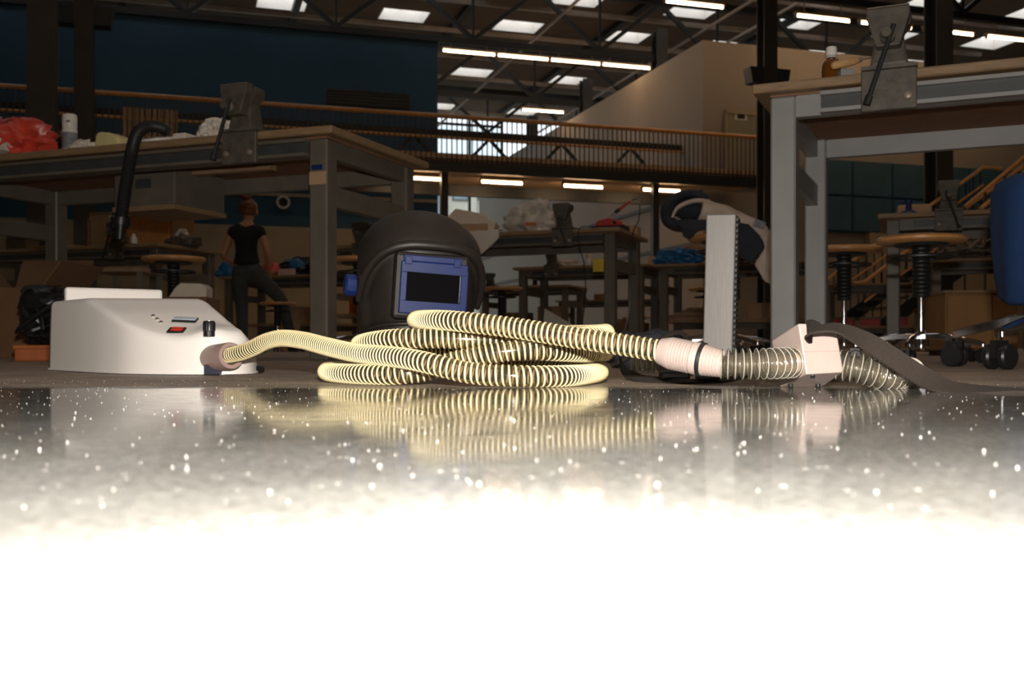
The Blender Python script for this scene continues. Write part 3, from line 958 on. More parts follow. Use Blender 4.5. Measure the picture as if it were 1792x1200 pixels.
MB().lathe([(.006, -.012), (.070, -.012), (.074, -.006), (.074, .008), (.066, .012), (.006, .012)], 36, TM(0, 0, .014) @ Matrix.Rotation(R(13), 4, 'X') @ TM(0, .074 - .014, 0)).build('disc', WHITEC, wd_, smooth=40)
MB().lathe([(.006, 0), (.006, .016)], 12, TM(0, 0, .014) @ Matrix.Rotation(R(13), 4, 'X') @ TM(0, .06, 0)).build('axle', IRONW, wd_)
p = bl_pt(bA, 326, .13)
pb = thing('paper_pack', 'flat white paper pack next to the crumpled paper on the bench', 'paper', p, RB)
MB().box(-.026, .042, -.06, .06, 0, .042).build('pack', PAPER, pb, bevel=.006)
MB().box(-.022, .037, -.055, .055, .042, .047).build('cover_sheet', WHITEC, pb)
p = bl_pt(bA, 379, .14)
cp = thing('crumpled_paper', 'crumpled white paper bag behind the vise on the large bench', 'paper', p, RB)
blob((.01, 0, .042), (.075, .065, .060), 12, .45, 3.3, 4, flat=-.041, ridge=True).build('paper', PAPER, cp, smooth=25)
blob((-.040, -.03, .018), (.030, .035, .022), 15, .4, 3.5, 3, flat=-.017, ridge=True).build('torn_corner', PAPER, cp, smooth=25)
# flexible extraction hose hanging over the front edge
dH = 4.22
fh = thing('flexible_hose', 'black ribbed flexible hose arching over the edge of the large bench', 'hose', P(235, 300, dH))
o3 = fh.location
hp = spline([P(294, 231, dH + .15) - o3, P(284, 224, dH + .13) - o3, P(262, 221, dH + .08) - o3, P(241, 233, dH + .01) - o3, P(231, 262, dH - .03) - o3, P(224, 300, dH - .03) - o3, P(217, 345, dH - .03) - o3, P(212, 385, dH - .03) - o3], .004)
rs = [.0235 + (.0025 if (i // 1) % 2 else 0) for i in range(len(hp))]
MB().tube(hp, rs, 14).build('ribbed_tube', RUBBER, fh, smooth=50)
MB().tube([P(212, 381, dH - .03) - o3, P(211, 394, dH - .03) - o3], .040, 16).build('clamp_ring', BLACKP, fh, smooth=40)
MB().tube([P(211, 394, dH - .03) - o3, P(209, 418, dH - .03) - o3], [.026, .018], 14).build('nozzle', BLACKP, fh, smooth=40)
MB().tube([P(211, 388, dH - .03) - o3, P(195, 397, dH - .05) - o3], .008, 8).build('clamp_screw', BLACKP, fh)
MB().lathe([(.004, 0), (.020, .004), (.020, .016), (.004, .02)], 12, align(P(197, 397, dH - .05) - o3, (-1, 0, -.3))).build('clamp_knob', BLACKP, fh, smooth=40)

# ------------------------------------------------------------------ things on the near right bench
p = bl_pt(bB, 1455, .075)
bt = thing('medicine_bottle', 'small amber glass bottle with white screw cap on the light grey bench', 'bottle', p)
MB().lathe([(.026, 0), (.030, .004), (.031, .05), (.029, .066), (.020, .080), (.0135, .085), (.0135, .092)], 28).build('glass_body', AMBER, bt, smooth=40)
cpf = MB().lathe([(.0165, .086), (.0175, .089), (.0170, .116), (.015, .120), (.0, .121)], 28).build('cap', WHITEC, bt, smooth=40)
MB().lathe([(.0178, .0885), (.0178, .0915)], 28, caps=False).build('cap_ring', PRINTG, cpf)
ch = thing('wood_chisel', 'chisel with turned beech handle lying between bottle and vise', 'chisel', P(1490, 150, 3.235))
ch.location = (ch.location.x, ch.location.y, .9)
a = Vector((-.062, 0, .036)); b_ = Vector((.070, .03, .072))
dr2 = (b_ - a).normalized()
MB().lathe([(.004, 0), (.010, .003), (.0125, .012), (.0115, .035), (.0135, .065), (.012, .085), (.008, .095)], 18, align(a, dr2)).build('handle', TANW, ch, smooth=40)
MB().lathe([(.0085, .093), (.0085, .106)], 14, align(a, dr2)).build('ferrule', IRONW, ch, smooth=40)
MB().bar(a + dr2 * .104, a + dr2 * .17, .012, .004).build('blade', IRONW, ch)
MB().box(-.040, .005, -.022, .016, 0, .024).build('rest_block', STEELL, ch, bevel=.004)
# ------------------------------------------------------------------ bench behind the helmet
p = bl_pt(bC, 822, .25)
pf = thing('polystyrene_block', 'white polystyrene packing block with slanted top on the bench', 'packaging', p, RB + R(15))
MB().prism([(-.19, 0), (.20, 0), (.22, .10), (.10, .17), (-.09, .21), (-.20, .10)], -.13, .13, Matrix.Rotation(R(90), 4, 'X')).build('block', FOAM, pf, bevel=.008)
MB().box(-.05, .16, -.136, -.128, .03, .09).build('recess', CARDB, pf)
pw = thing('wrapping_paper', 'sheet of wrapping paper hanging over the bench edge below the polystyrene', 'paper', bl_pt(bC, 835, -.03), RB)
vs = []; n = 14
for i in range(n):
    for j in range(n):
        u_, v_ = i / (n - 1), j / (n - 1)
        x = -.19 + .38 * u_
        drop = v_ * (.12 + .12 * u_ if True else 0)
        y = .10 - .14 * min(1, v_ * 2.5) - .012 * math.sin(u_ * 9 + v_ * 3)
        z = .008 + .010 * math.sin(u_ * 7 + 1) ** 2 * (1 - v_) - (max(0, v_ - .36) * (.05 + .24 * max(0, 1 - abs(u_ - .62) * 2.2)))
        vs.append((x, y - .008, z))
fs = [(i * n + j, (i + 1) * n + j, (i + 1) * n + j + 1, i * n + j + 1) for i in range(n - 1) for j in range(n - 1)]
pwo = MB().add(vs, fs).build('sheet', PAPER, pw, smooth=30)
sm = pwo.modifiers.new('thickness', 'SOLIDIFY'); sm.thickness = .002
p = bl_pt(bC, 930, .25)
gb = thing('clear_bag', 'milky plastic bag full of oddments between polystyrene and vise', 'bag', p, RB)
blob((0, 0, .10), (.20, .15, .14), 21, .35, 2.4, 4, flat=-.098).build('film', POLY, gb, smooth=50)
blob((.07, .0, .20), (.07, .07, .07), 23, .4, 2.6, 3).build('knot', POLY, gb, smooth=50)
MB().box(-.02, .06, -.172, -.160, .05, .075, rotz(.2)).build('orange_print', ORANGE, gb)
p = bl_pt(bC, 1068, .18)
so = thing('soldering_station', 'red and black soldering station at the bench corner with its cable hanging down', 'soldering station', p, RB)
MB().prism([(-.13, 0), (.13, 0), (.125, .03), (-.125, .03)], -.07, .07, Matrix.Rotation(R(90), 4, 'X')).build('base', BLACKP, so, bevel=.004)
MB().prism([(-.105, .03), (.12, .03), (.09, .060), (.0, .085), (-.08, .070)], -.06, .06, Matrix.Rotation(R(90), 4, 'X')).build('cover', REDM, so, bevel=.006)
MB().lathe([(.012, 0), (.012, .012), (.008, .016)], 12, TM(.05, -.062, .05) @ Matrix.Rotation(R(90), 4, 'X')).build('dial', BLACKP, so)
a = Vector((-.03, 0, .085)); b_ = Vector((.165, .0, .215)); dr2 = (b_ - a).normalized()
ir = MB().tube([a, a + dr2 * .08], .004, 8).build('iron_tip', IRONW, so)
MB().tube([a + dr2 * .08, a + dr2 * .12], .014, 10).build('iron_collar', BLACKP, so, smooth=40)
MB().tube([a + dr2 * .12, a + dr2 * .22], [.011, .008], 10).build('iron_grip', REDM, so, smooth=40)
cb = spline([b_, b_ + Vector((.05, -.02, .0)), (.235, -.10, .05), (.225, -.20, -.03), (.215, -.24, -.30), (.20, -.25, -.62), (.12, -.25, -.885)], .03)
MB().tube(cb, .004, 6).build('cable', BLACKP, so, smooth=50)
cb = spline([(-.12, .0, .02), (-.15, -.06, .03), (-.165, -.19, .012), (-.165, -.235, -.01), (-.16, -.25, -.12), (-.12, -.26, -.26), (-.11, -.26, -.5), (-.14, -.26, -.70)], .012)
MB().tube(cb, .004, 6).build('power_cable', BLACKP, so, smooth=50)
cbx = thing('flat_carton', 'flat brown carton at the far corner of the soldering bench', 'box', bpt(bC, 1.80, .62, .9), RB)
MB().box(-.09, .11, -.06, .06, 0, .07).build('carton', CARDB, cbx, bevel=.003, seg=1)
MB().box(-.09, .11, -.061, -.05, .07, .076).build('flap', CARDB, cbx)
# next bench: bottle with red cap, yellow box, heap
def bottle(p, label, capm, bodym=WHITEC, h=.2, r=.034):
    o = thing('plastic_bottle', label, 'bottle', p)
    MB().lathe([(r * .9, 0), (r, .006), (r, h * .62), (r * .8, h * .74), (r * .36, h * .84), (r * .36, h * .9)], 20).build('body', bodym, o, smooth=40)
    MB().lathe([(r * .45, h * .88), (r * .45, h), (r * .38, h * 1.01)], 16).build('cap', capm, o, smooth=40)
    return o
bottle(bl_pt(bD, 1030, .15), 'white plastic bottle with red cap on the bench behind the soldering station', REDM, h=.19)
yb = thing('yellow_box', 'small yellow box beside the white bottle with red cap', 'box', bl_pt(bD, 1050, .05), RB)
MB().box(-.055, .07, -.05, .05, 0, .075).build('carton', YELS, yb, bevel=.002, seg=1)
MB().box(-.056, .071, -.051, .051, .06, .079).build('lid', YELL, yb)
hp_ = thing('grey_cloth', 'grey cloth heap lying on the bench left of the white bottle', 'cloth', bl_pt(bD, 994, .2), RB)
blob((0, 0, .03), (.13, .09, .05), 31, .4, 3, 3, flat=-.029).build('heap', GREYCLOTH, hp_, smooth=60)
bp_ = thing('blue_bag', 'crumpled bright blue plastic bag on the bench beside the aluminium post', 'bag', bl_pt(bG, 1190, .2), RB)
blob((0, 0, .075), (.24, .14, .095), 41, .4, 3.2, 4, flat=-.074).build('film', BLUEBAG, bp_, smooth=40)
blob((-.15, -.02, .045), (.11, .09, .05), 44, .4, 3.2, 3, flat=-.044).build('loose_end', BLUEBAG, bp_, smooth=40)
gs = thing('slanted_board', 'pale slanted board leaning behind the blue plastic bag', 'board', bl_pt(bG, 1200, .55), RB)
MB().prism([(-.42, 0), (.75, 0), (.75, .34), (.35, .34), (-.42, .12)], -.012, .012, Matrix.Rotation(R(78), 4, 'X')).build('board', CARDB, gs, bevel=.003, seg=1)
MB().box(-.42, .75, -.03, -.012, 0, .03).build('batten', OAK, gs)
# shelf clutter under the benches: offcuts and boxes
k = 0
def plank(p, l, w, t, rz, label, m=OAK, pitch=0.0):
    o = MB().box(-l / 2, l / 2, -w / 2, w / 2, 0, t).build('wood_offcut', m, bevel=.003, seg=1)
    o.location = p; o.rotation_euler = (0, pitch, rz)
    return tag(o, label, 'wood')
for i in range(5):
    plank(bpt(bG, .25 + .04 * i, .30 + .03 * i, .332 + .026 * i), .55 - .05 * i, .16, .025, RB + R(-8 + 9 * i), 'flat wood offcut, number %s from the bottom of the pile under the blue bag' % ['one', 'two', 'three', 'four', 'five'][i], OAK if i % 2 else CARDB)
def carton(p, sx, sy, sz, rz, label, m=CARDB, open_=False, name='carton'):
    o = thing(name, label, 'box', p, rz)
    t = .008
    mb = MB().box(-sx, sx, -sy, -sy + t, 0, sz).box(-sx, sx, sy - t, sy, 0, sz).box(-sx, -sx + t, -sy + t, sy - t, 0, sz).box(sx - t, sx, -sy + t, sy - t, 0, sz)
    mb.box(-sx + t, sx - t, -sy + t, sy - t, 0, t)
    mb.build('sides', m, o)
    if open_:
        for sgn in (-1, 1):
            M = TM(sgn * sx, 0, sz) @ Matrix.Rotation(R(sgn * 38), 4, 'Y')
            MB().box(-.004, .004, -sy, sy, 0, sx * .8, M).build('flap', m, o)
        M = TM(0, -sy, sz) @ Matrix.Rotation(R(-55), 4, 'X') if False else TM(0, sy, sz) @ Matrix.Rotation(R(-25), 4, 'X')
        MB().box(-sx, sx, -.004, .004, 0, sy * .9, M).build('flap', m, o)
    else:
        MB().box(-sx, -.002, -sy, sy, sz, sz + .006).build('flap', m, o)
        MB().box(.002, sx, -sy, sy, sz, sz + .006).build('flap', m, o)
        MB().box(-.03, .03, -sy - .002, -sy, 0, sz).build('tape', OAK, o)
    return o
carton(bpt(bG, 1.05, .4, .33), .16, .14, .16, RB, 'brown carton on the lower shelf behind the aluminium post')
carton(bpt(bD, .81, .5, 0), .14, .14, .20, RB, 'brown carton on the floor under the bench with the white bottle')
carton(bpt(bD, 1.15, .45, 0), .16, .15, .3, RB, 'tall carton on the floor under the bench with the yellow box', CARD)
carton(bpt(bE2, .4, .4, .33), .2, .15, .2, RB, 'carton on the lower shelf of the distant bench right of the helmet', CARD)
carton(bpt(bE2, .95, .4, .33), .18, .15, .28, RB, 'pale carton on the lower shelf of the distant bench right of the helmet')
carton(bpt(bL, 1.6, .5, .33), .2, .15, .22, RB, 'orange brown carton on the shelf under the cupboard bench', ORANGE)
carton(bpt(bL, 1.1, .5, .33), .2, .15, .15, RB, 'pale carton on the shelf under the cupboard bench')
carton(bpt(bP, .75, .4, .33), .16, .14, .2, RB, 'pale carton on the shelf of the bench at the person')
carton(bpt(bF2, .4, .4, .33), .17, .14, .18, RB, 'wooden box on the shelf behind the brown cabinet', CABW)
carton(bpt(bM, .3, .4, .33), .17, .14, .28, RB, 'orange crate behind the welding helmet', ORANGE)
carton(bpt(bM, .3, .5, .9), .13, .1, .10, RB, 'brown box on the bench half hidden by the helmet', CARD)
sheetp = thing('white_sheet', 'big white sheet with a red print leaning under the bench with the vise', 'board', bpt(bC, 1.35, .55, 0), RB)
MB().prism([(-.22, 0), (.34, 0), (.05, .22), (-.20, .36)], -.006, .006, Matrix.Rotation(R(80), 4, 'X')).build('sheet', PAPER, sheetp)
MB().box(-.01, .09, -.045, -.030, .16, .20).build('red_print', REDM, sheetp)
# left bench: cupboard with two doors
cu = thing('wooden_cupboard', 'orange brown two door cupboard standing on the bench behind the stool', 'cupboard', bpt(bL, 1.42, .45, .9), RB)
MB().box(0, .66, 0, .30, 0, .30).build('body', CABW, cu, bevel=.004, seg=1)
for i in range(2):
    d_ = MB().box(.012 + .32 * i, .322 + .32 * i, -.016, 0, .012, .288).build('door', mat('orange_veneer', (0.42, 0.19, 0.06), .4, var=.15, scale=5), cu, bevel=.002, seg=1)
    MB().lathe([(.008, 0), (.010, .012), (.004, .016)], 12, TM(.29 + .09 * i, -.016, .15) @ Matrix.Rotation(R(90), 4, 'X')).build('knob', CHROME, d_, smooth=40)
MB().box(-.01, .67, -.02, .31, .30, .312).build('top_edge', SKYF, cu)
bo = thing('plywood_sheet', 'plywood sheet standing beside the wooden cupboard', 'board', bpt(bL, 1.15, .5, .9), RB)
MB().box(-.02, .22, -.01, .01, 0, .36).build('sheet', OAK, bo, bevel=.002, seg=1)
MB().box(-.02, .0, -.03, -.01, 0, .30).build('batten', OAKD, bo)
hp2 = thing('tool_heap', 'dark heap of small tools right of the wooden cupboard', 'tools', bpt(bL, 2.24, .40, .9), RB)
blob((0, 0, .04), (.16, .1, .07), 51, .5, 3.5, 3, flat=-.039).build('heap', IRON, hp2, smooth=50)
blob((-.03, .02, .11), (.06, .05, .05), 52, .4, 3.5, 3).build('paper_scrap', PAPER, hp2, smooth=50)
fs_ = thing('flat_bowl', 'shallow yellowish tray with a dark brush on the left back bench', 'tray', bpt(bL, .95, .3, .9), RB)
MB().lathe([(.10, 0), (.24, .035), (.25, .04), (.23, .04), (.10, .008)], 24, Matrix.Diagonal((1.3, .6, 1, 1)), caps=True).build('tray', YELL, fs_, smooth=40)
blob((-.05, -.02, .045), (.055, .04, .04), 53, .3, 3, 3).build('brush', BLACKP, fs_, smooth=50)
ps_ = thing('white_foam_offcut', 'white angular foam offcut lying just behind the white unit', 'packaging', W(332, 5.2, 0))
MB().prism([(-.09, .0), (.10, .0), (.10, .05), (.075, .07), (-.03, .072), (-.055, .05)], -.06, .06, TM(0, 0, .30) @ Matrix.Rotation(R(90), 4, 'X')).build('offcut', FOAM, ps_, bevel=.006)
MB().box(-.16, .12, -.12, .12, .02, .30).build('support_carton', CARD, ps_, bevel=.004, seg=1)
MB().box(-.17, .13, -.13, .13, 0, .02).build('pallet', OAKD, ps_)
pl_ = thing('low_trolley', 'low wooden trolley shelf with small parts behind the white unit', 'trolley', W(222, 6.6, 0))
for z in (.12, .36, .52):
    MB().box(-.16, .17, -.2, .2, z, z + .025).build('shelf', OAK, pl_, bevel=.003, seg=1)
for x in (-.14, .15):
    for y in (-.18, .18):
        MB().box(x - .015, x + .015, y - .015, y + .015, 0, .52).build('post', STEEL, pl_)
# ------------------------------------------------------------------ floor boxes at the left edge
cx1 = carton(W(48, 5.0, 0), .19, .20, .33, R(-6), 'big open cardboard box standing on the floor at the left bench', CARD, open_=True, name='cardboard_box')
cx2 = carton(W(100, 5.85, 0), .30, .2, .36, R(-14), 'dark closed cardboard box behind the white unit', CARD, name='cardboard_box')
oc = thing('orange_crate', 'orange plastic crate holding a black bundle beside the cardboard box', 'crate', W(85, 3.9, 0), R(10))
MB().box(-.10, .12, -.08, .08, 0, .055).build('crate_body', ORANGE, oc, bevel=.006)
MB().box(-.105, .125, -.085, .085, .045, .06).build('crate_rim', ORANGE, oc, bevel=.003, seg=1)
kb = thing('black_bundle', 'black tangled cable bundle lying in the orange crate', 'cables', W(82, 3.9, .06), 0)
rnd = random.Random(5)
for i in range(7):
    pts = [(rnd.uniform(-.09, .09), rnd.uniform(-.06, .05), rnd.uniform(.012, .22)) for _ in range(7)]
    MB().tube(spline(pts, .015), .010, 7).build('cable', BLACKP, kb, smooth=50)
blob((.0, .0, .17), (.10, .06, .055), 61, .4, 3, 3).build('wrapped_coil', BLACKP, kb, smooth=50)
# ------------------------------------------------------------------ right side: cabinet, coat, stairs, small things
cab = thing('low_cabinet', 'low brown wooden cabinet between the benches behind the chrome stool', 'cabinet', W(1654, 5.9, .0), R(-6))
MB().box(0, .40, 0, .4, .03, .36).build('body', CABW, cab, bevel=.004, seg=1)
for i in range(2):
    MB().box(.008 + i * .19 + (.06 if i else 0), .25 if i == 0 else .392, -.014, 0, .04, .345).build('door', CABW, cab, bevel=.002, seg=1)
MB().box(-.01, .41, -.02, .41, .36, .376).build('top', OAK, cab)
MB().box(.02, .38, .02, .38, 0, .03).build('plinth', BLACKM, cab)
# blue coat draped over the stool at the right
co = thing('work_coat', 'blue cloth work coat draped over a stool beside the light grey bench', 'coat', W(1893, 2.6, 0))
vs = []; fs = []; NA = 72
zc = .484
prof = [(.02, zc), (.12, zc + .003), (.175, zc), (.193, zc - .012), (.200, zc - .04), (.199, zc - .10), (.194, zc - .18), (.186, zc - .25), (.178, zc - .305), (.172, zc - .315)]
for i, (r_, z_) in enumerate(prof):
    for k in range(NA):
        a_ = 2 * math.pi * k / NA
        fold = max(0, i - 2) / 7
        rr = r_ + fold * (.012 * math.sin(a_ * 9 + .6 * i) + .008 * math.sin(a_ * 5 + 1))
        vs.append((rr * math.cos(a_), rr * math.sin(a_), z_ + fold * .010 * math.sin(a_ * 3 + 1)))
for i in range(len(prof) - 1):
    for k in range(NA):
        k2 = (k + 1) % NA
        fs.append((i * NA + k, i * NA + k2, (i + 1) * NA + k2, (i + 1) * NA + k))
fs.append(tuple(range(NA)))
cl = MB().add(vs, fs).build('cloth', BLUECOAT, co, smooth=70, fix=True)
sdm = cl.modifiers.new('thickness', 'SOLIDIFY'); sdm.thickness = .004; sdm.offset = 1
ribbon = spline([(-.20, -.14, zc - .03), (-.10, -.19, zc + .012), (.02, -.10, zc + .022), (.12, .05, zc + .014)], .02)
MB().tube(ribbon, .014, 8).build('collar', BLUECOAT, co, smooth=60)
# stairs with handrails in front of the panelled wall
st = thing('staircase', 'dark steel staircase with orange handrails rising beside the blue panels', 'stairs', W(1500, 15.5, 0), R(20))
ang = math.atan2(1.05, 1.0)
nst = 13
for i in range(nst):
    MB().box(i * .27, i * .27 + .29, 0, 1.1, .17 * (i + 1) - .04, .17 * (i + 1)).build('tread', BALU, st)
for y in (-.03, 1.1):
    MB().bar((-.05, y + .015, .0 + .06), (nst * .27, y + .015, nst * .17), .04, .22).build('stringer', BLACKM, st)
    MB().tube([(-.1, y, 1.0), (.1, y, 1.02), (nst * .27, y, nst * .17 + .93), (nst * .27 + .4, y, nst * .17 + .93)], .03, 8).build('handrail', RAILW, st, smooth=40)
    MB().tube([(.1, y, .72), (nst * .27, y, nst * .17 + .63)], .02, 8).build('lower_rail', RAILW, st, smooth=40)
    b0 = None
    for i in range(22):
        x = .1 + i * nst * .27 / 22
        if b0 is None:
            b0 = MB().box(-.008, .008, -.008, .008, 0, .86).build('baluster', BLACKM, st); b0.location = (x, y, .1 + x * .17 / .27)
        else: inst(b0, st, (x, y, .1 + x * .17 / .27))
st2 = thing('stair_railing', 'pair of orange stair handrails climbing behind the blue coat', 'railing', W(1690, 13.0, 0), R(8))
a0 = P(1688, 362, 13.0) - st2.location; a1 = P(1800, 268, 13.4) - st2.location
c0_ = P(1715, 366, 12.9) - st2.location; c1_ = P(1800, 296, 13.3) - st2.location
Ms = rotz(-R(8))
for a_, b_ in ((a0, a1), (c0_, c1_)):
    MB().tube([Ms @ a_, Ms @ (a_ + (b_ - a_) * 2.0)], .026, 8).build('handrail', RAILW, st2, smooth=40)
for i in range(7):
    q = Ms @ (a0 + (a1 - a0) * (i / 3.2))
    MB().box(q.x - .012, q.x + .012, q.y - .012, q.y + .012, 0, q.z).build('post', BALU, st2)
bo2 = thing('blue_fitting', 'blue plastic fitting with upright spout on the bench left of the vise', 'fitting', bl_pt(bF, 1590, .12), RB)
MB().lathe([(.05, 0), (.052, .02), (.035, .03), (.020, .035), (.018, .07), (.024, .075), (.024, .095), (.012, .10)], 20).build('fitting', BLUEP, bo2, smooth=40)
MB().tube([(-.02, -.018, .08), (-.055, -.03, .085)], .008, 8).build('spout', BLUEP, bo2)
dm = thing('wooden_mallet_head', 'rounded grey wooden block beside the blue fitting', 'block', bl_pt(bF, 1600, .32), RB)
MB().lathe([(.02, -.11), (.045, -.10), (.05, 0), (.045, .10), (.02, .11)], 18, TM(0, 0, .048) @ Matrix.Rotation(R(90), 4, 'Y')).build('head', CARDB, dm, smooth=40)
MB().tube([(0, 0, .048), (0, .14, .05)], .012, 8).build('handle', TANW, dm)
th = thing('tool_heap', 'dark tools and clamps heaped on the bench behind the chrome stool seat', 'tools', bl_pt(bF2, 1690, .15), RB)
blob((0, 0, .05), (.26, .12, .08), 71, .5, 3.4, 4, flat=-.049).build('heap', IRON, th, smooth=40)
MB().tube([(.02, -.05, .10), (.14, -.08, .19)], .018, 10).build('drill_body', IRONW, th, smooth=40)
MB().tube([(-.2, -.1, .02), (.25, -.14, .012)], .012, 8).build('clamp_bar', BLACKM, th)
rc = None
for i in range(3):
    o = thing('red_crate', 'red and wood crate stacked on the distant bench shelf under the stairs', 'crate', bpt(bG2, .25 + .35 * i, .4, .33 + .0), RB, 'red crates under the stairs')
    MB().box(-.13, .13, -.1, .1, 0, .10).build('crate', REDM, o, bevel=.004, seg=1)
    MB().box(-.14, .14, -.11, .11, .10, .125).build('lid', OAK, o)
# things on the person's bench
bk = thing('black_bag', 'black cloth bag lying on the bench at the person', 'bag', bl_pt(bP, 522, .36), RB)
blob((0, 0, .10), (.30, .14, .13), 81, .35, 2.4, 4, flat=-.099).build('cloth', BLACKP, bk, smooth=60)
blob((.05, -.12, .12), (.10, .05, .09), 84, .3, 3, 3).build('blue_patch', BLUEBAG, bk, smooth=60)
pk = thing('pink_box', 'small pale pink cardboard box in front of the black bag', 'box', bl_pt(bP, 502, .04), RB)
MB().box(-.10, .10, -.035, .035, 0, .07).build('carton', FLESHPINK, pk, bevel=.003, seg=1)
MB().box(-.10, .10, -.036, .036, .07, .075).build('lid', FLESHPINK, pk)
rd = thing('red_cloth', 'crumpled red cloth on the bench next to the person', 'cloth', bl_pt(bP, 474, .10), RB)
blob((0, 0, .07), (.11, .08, .09), 87, .4, 2.8, 3, flat=-.069).build('cloth', REDBAG, rd, smooth=60)
blob((.045, -.05, .03), (.045, .04, .033), 88, .4, 2.8, 3, flat=-.029).build('wood_scraps', OAK, rd, smooth=40)
bj = thing('blue_jacket', 'blue jacket lying on the bench left of the person', 'jacket', bl_pt(bP, 397, .15), RB)
blob((.02, 0, .09), (.12, .10, .12), 91, .3, 2.2, 3, flat=-.089).build('cloth', BLUEBAG, bj, smooth=60)
blob((-.05, -.06, .04), (.07, .06, .06), 92, .3, 2.2, 3, flat=-.039).build('sleeve', BLUEBAG, bj, smooth=60)

# ------------------------------------------------------------------ more small things between the benches
gm = thing('metal_case', 'grey metal case standing on the bench left of the plywood sheet', 'case', bpt(bL, .44, .4, .9), RB)
MB().box(-.12, .12, -.08, .08, 0, .17).build('case_body', STEEL, gm, bevel=.006)
MB().box(-.122, .122, -.082, .082, .125, .132).build('lid_seam', STEELD, gm)
MB().tube(spline([(-.05, -.01, .17), (-.045, -.01, .195), (.045, -.01, .195), (.05, -.01, .17)], .02), .006, 6).build('handle', BLACKP, gm)
wb = thing('waste_bin', 'beige tapered waste bin on the floor beside the person', 'bin', W(506, 11.6, 0))
MB().lathe([(.09, 0), (.10, .01), (.125, .33), (.13, .34), (.122, .34), (.095, .012)], 24).build('bin', CARDB, wb, smooth=40)
MB().lathe([(.130, .325), (.135, .332), (.130, .345), (.122, .345)], 24, caps=False).build('rim', OAK, wb, smooth=40)
bl = thing('cloth_bundle', 'dark cloth bundle on the floor between coiled hose and aluminium post', 'bundle', W(1135, 2.35, 0))
blob((0, 0, .042), (.10, .07, .05), 121, .35, 2.5, 4, flat=-.041).build('cloth', NAVY, bl, smooth=60)
MB().tube(spline([(-.09, -.05, .012), (-.02, -.09, .05), (.06, -.075, .085), (.10, -.03, .03)], .01), .006, 8).build('strap', STRAP, bl, smooth=60)
for i, (px, z, w_, lab) in enumerate(((1306, .9, .12, 'brown carton on the bench right of the aluminium post'),)):
    carton(bl_pt(bG, px, .3, z), w_ * .7, .07, .10, RB, lab, CARD)
for i in range(4):
    plank(bpt(bD, .30 + .03 * i, .25 + .06 * i, .0 + .03 * i), .42, .14, .029, RB + R(12 - 8 * i), 'short board, number %s from the floor in the pile under the bottle bench' % ['one', 'two', 'three', 'four'][i], [OAK, CARDB, CABW, OAK][i])
for i in range(4):
    plank(bpt(bE, .35 + .04 * i, .3, .332 + .03 * i), .6, .2, .029, RB + R(5 * i), 'board, number %s from the bottom in the stack on the distant bench shelf' % ['one', 'two', 'three', 'four'][i], [CARDB, OAK, CARDB, CABW][i])
carton(bpt(bE, 1.2, .4, .33), .2, .16, .22, RB, 'pale carton beside the board stack on the distant bench shelf')
carton(bpt(bE, .75, .45, .9), .16, .12, .12, RB + .2, 'flat carton on the distant bench with the tiny vise', CARD)
bottle(bpt(bE2, .75, .2, .9), 'small dark bottle on the distant bench right of the helmet', BLACKP, BLACKP, h=.2)
bottle(bl_pt(bL, 234, .12), 'small white bottle on the bench in front of the wooden cupboard', WHITEC, h=.10, r=.028)
kp_ = thing('wooden_stool_box', 'wooden step box under the bench with the blue fitting', 'box', bpt(bF, .35, .35, 0), RB)
MB().box(-.16, .16, -.12, .12, .02, .28).build('body', CABW, kp_, bevel=.004, seg=1)
MB().box(-.17, .17, -.13, .13, .28, .30).build('top', OAK, kp_, bevel=.003, seg=1)
MB().box(-.06, .06, -.122, -.118, .18, .21).build('hand_hole', BLACKP, kp_)
# ------------------------------------------------------------------ draped jacket on the tall stool
dJ = 5.6
jk = thing('grey_jacket', 'light grey jacket with dark lining draped over a tall stool', 'jacket', P(1262, 402, dJ))
o3 = jk.location.copy()
def ribbon_tube(pts, rad, squash, mname, m, parent, n=18, seed=1, amp=.10):
    """soft cloth roll: elliptical loft with shallow folds"""
    pts = spline(pts, .012)
    k = np.linspace(0, 1, len(rad))
    rr = np.interp(np.linspace(0, 1, len(pts)), k, rad)
    fr = frames(pts); vs = []; fs = []
    for i, p_ in enumerate(pts):
        t, a, b = fr[i]
        for j in range(n):
            q = 2 * math.pi * j / n
            f = 1 + amp * noise.noise(Vector((p_.x * 14 + seed, q * 1.3, p_.z * 14))) + amp * .7 * math.sin(q * 3 + p_.x * 30)
            vs.append(p_ + a * (math.cos(q) * rr[i] * f) + b * (math.sin(q) * rr[i] * f * squash))
    for i in range(len(pts) - 1):
        for j in range(n):
            j2 = (j + 1) % n
            fs.append((i * n + j, i * n + j2, (i + 1) * n + j2, (i + 1) * n + j))
    fs.append(tuple(range(n - 1, -1, -1))); fs.append(tuple((len(pts) - 1) * n + j for j in range(n)))
    return MB().add(vs, fs).build(mname, m, parent, smooth=70, fix=True)
PJ = lambda x, y, dd=0: P(x, y, dJ + dd) - o3
ribbon_tube([PJ(1222, 370), PJ(1250, 378), PJ(1285, 388), PJ(1318, 400), PJ(1336, 418), PJ(1340, 450), PJ(1336, 488)],
            [.080, .072, .060, .055, .042, .030, .012], 1.5, 'outer_cloth', GREYCLOTH, jk, seed=2)
ribbon_tube([PJ(1236, 349), PJ(1214, 341), PJ(1188, 346), PJ(1168, 362), PJ(1166, 382), PJ(1182, 394), PJ(1215, 392), PJ(1240, 384)],
            [.020, .026, .030, .032, .030, .028, .026, .016], 2.6, 'rolled_collar', NAVY, jk, seed=5, amp=.2)
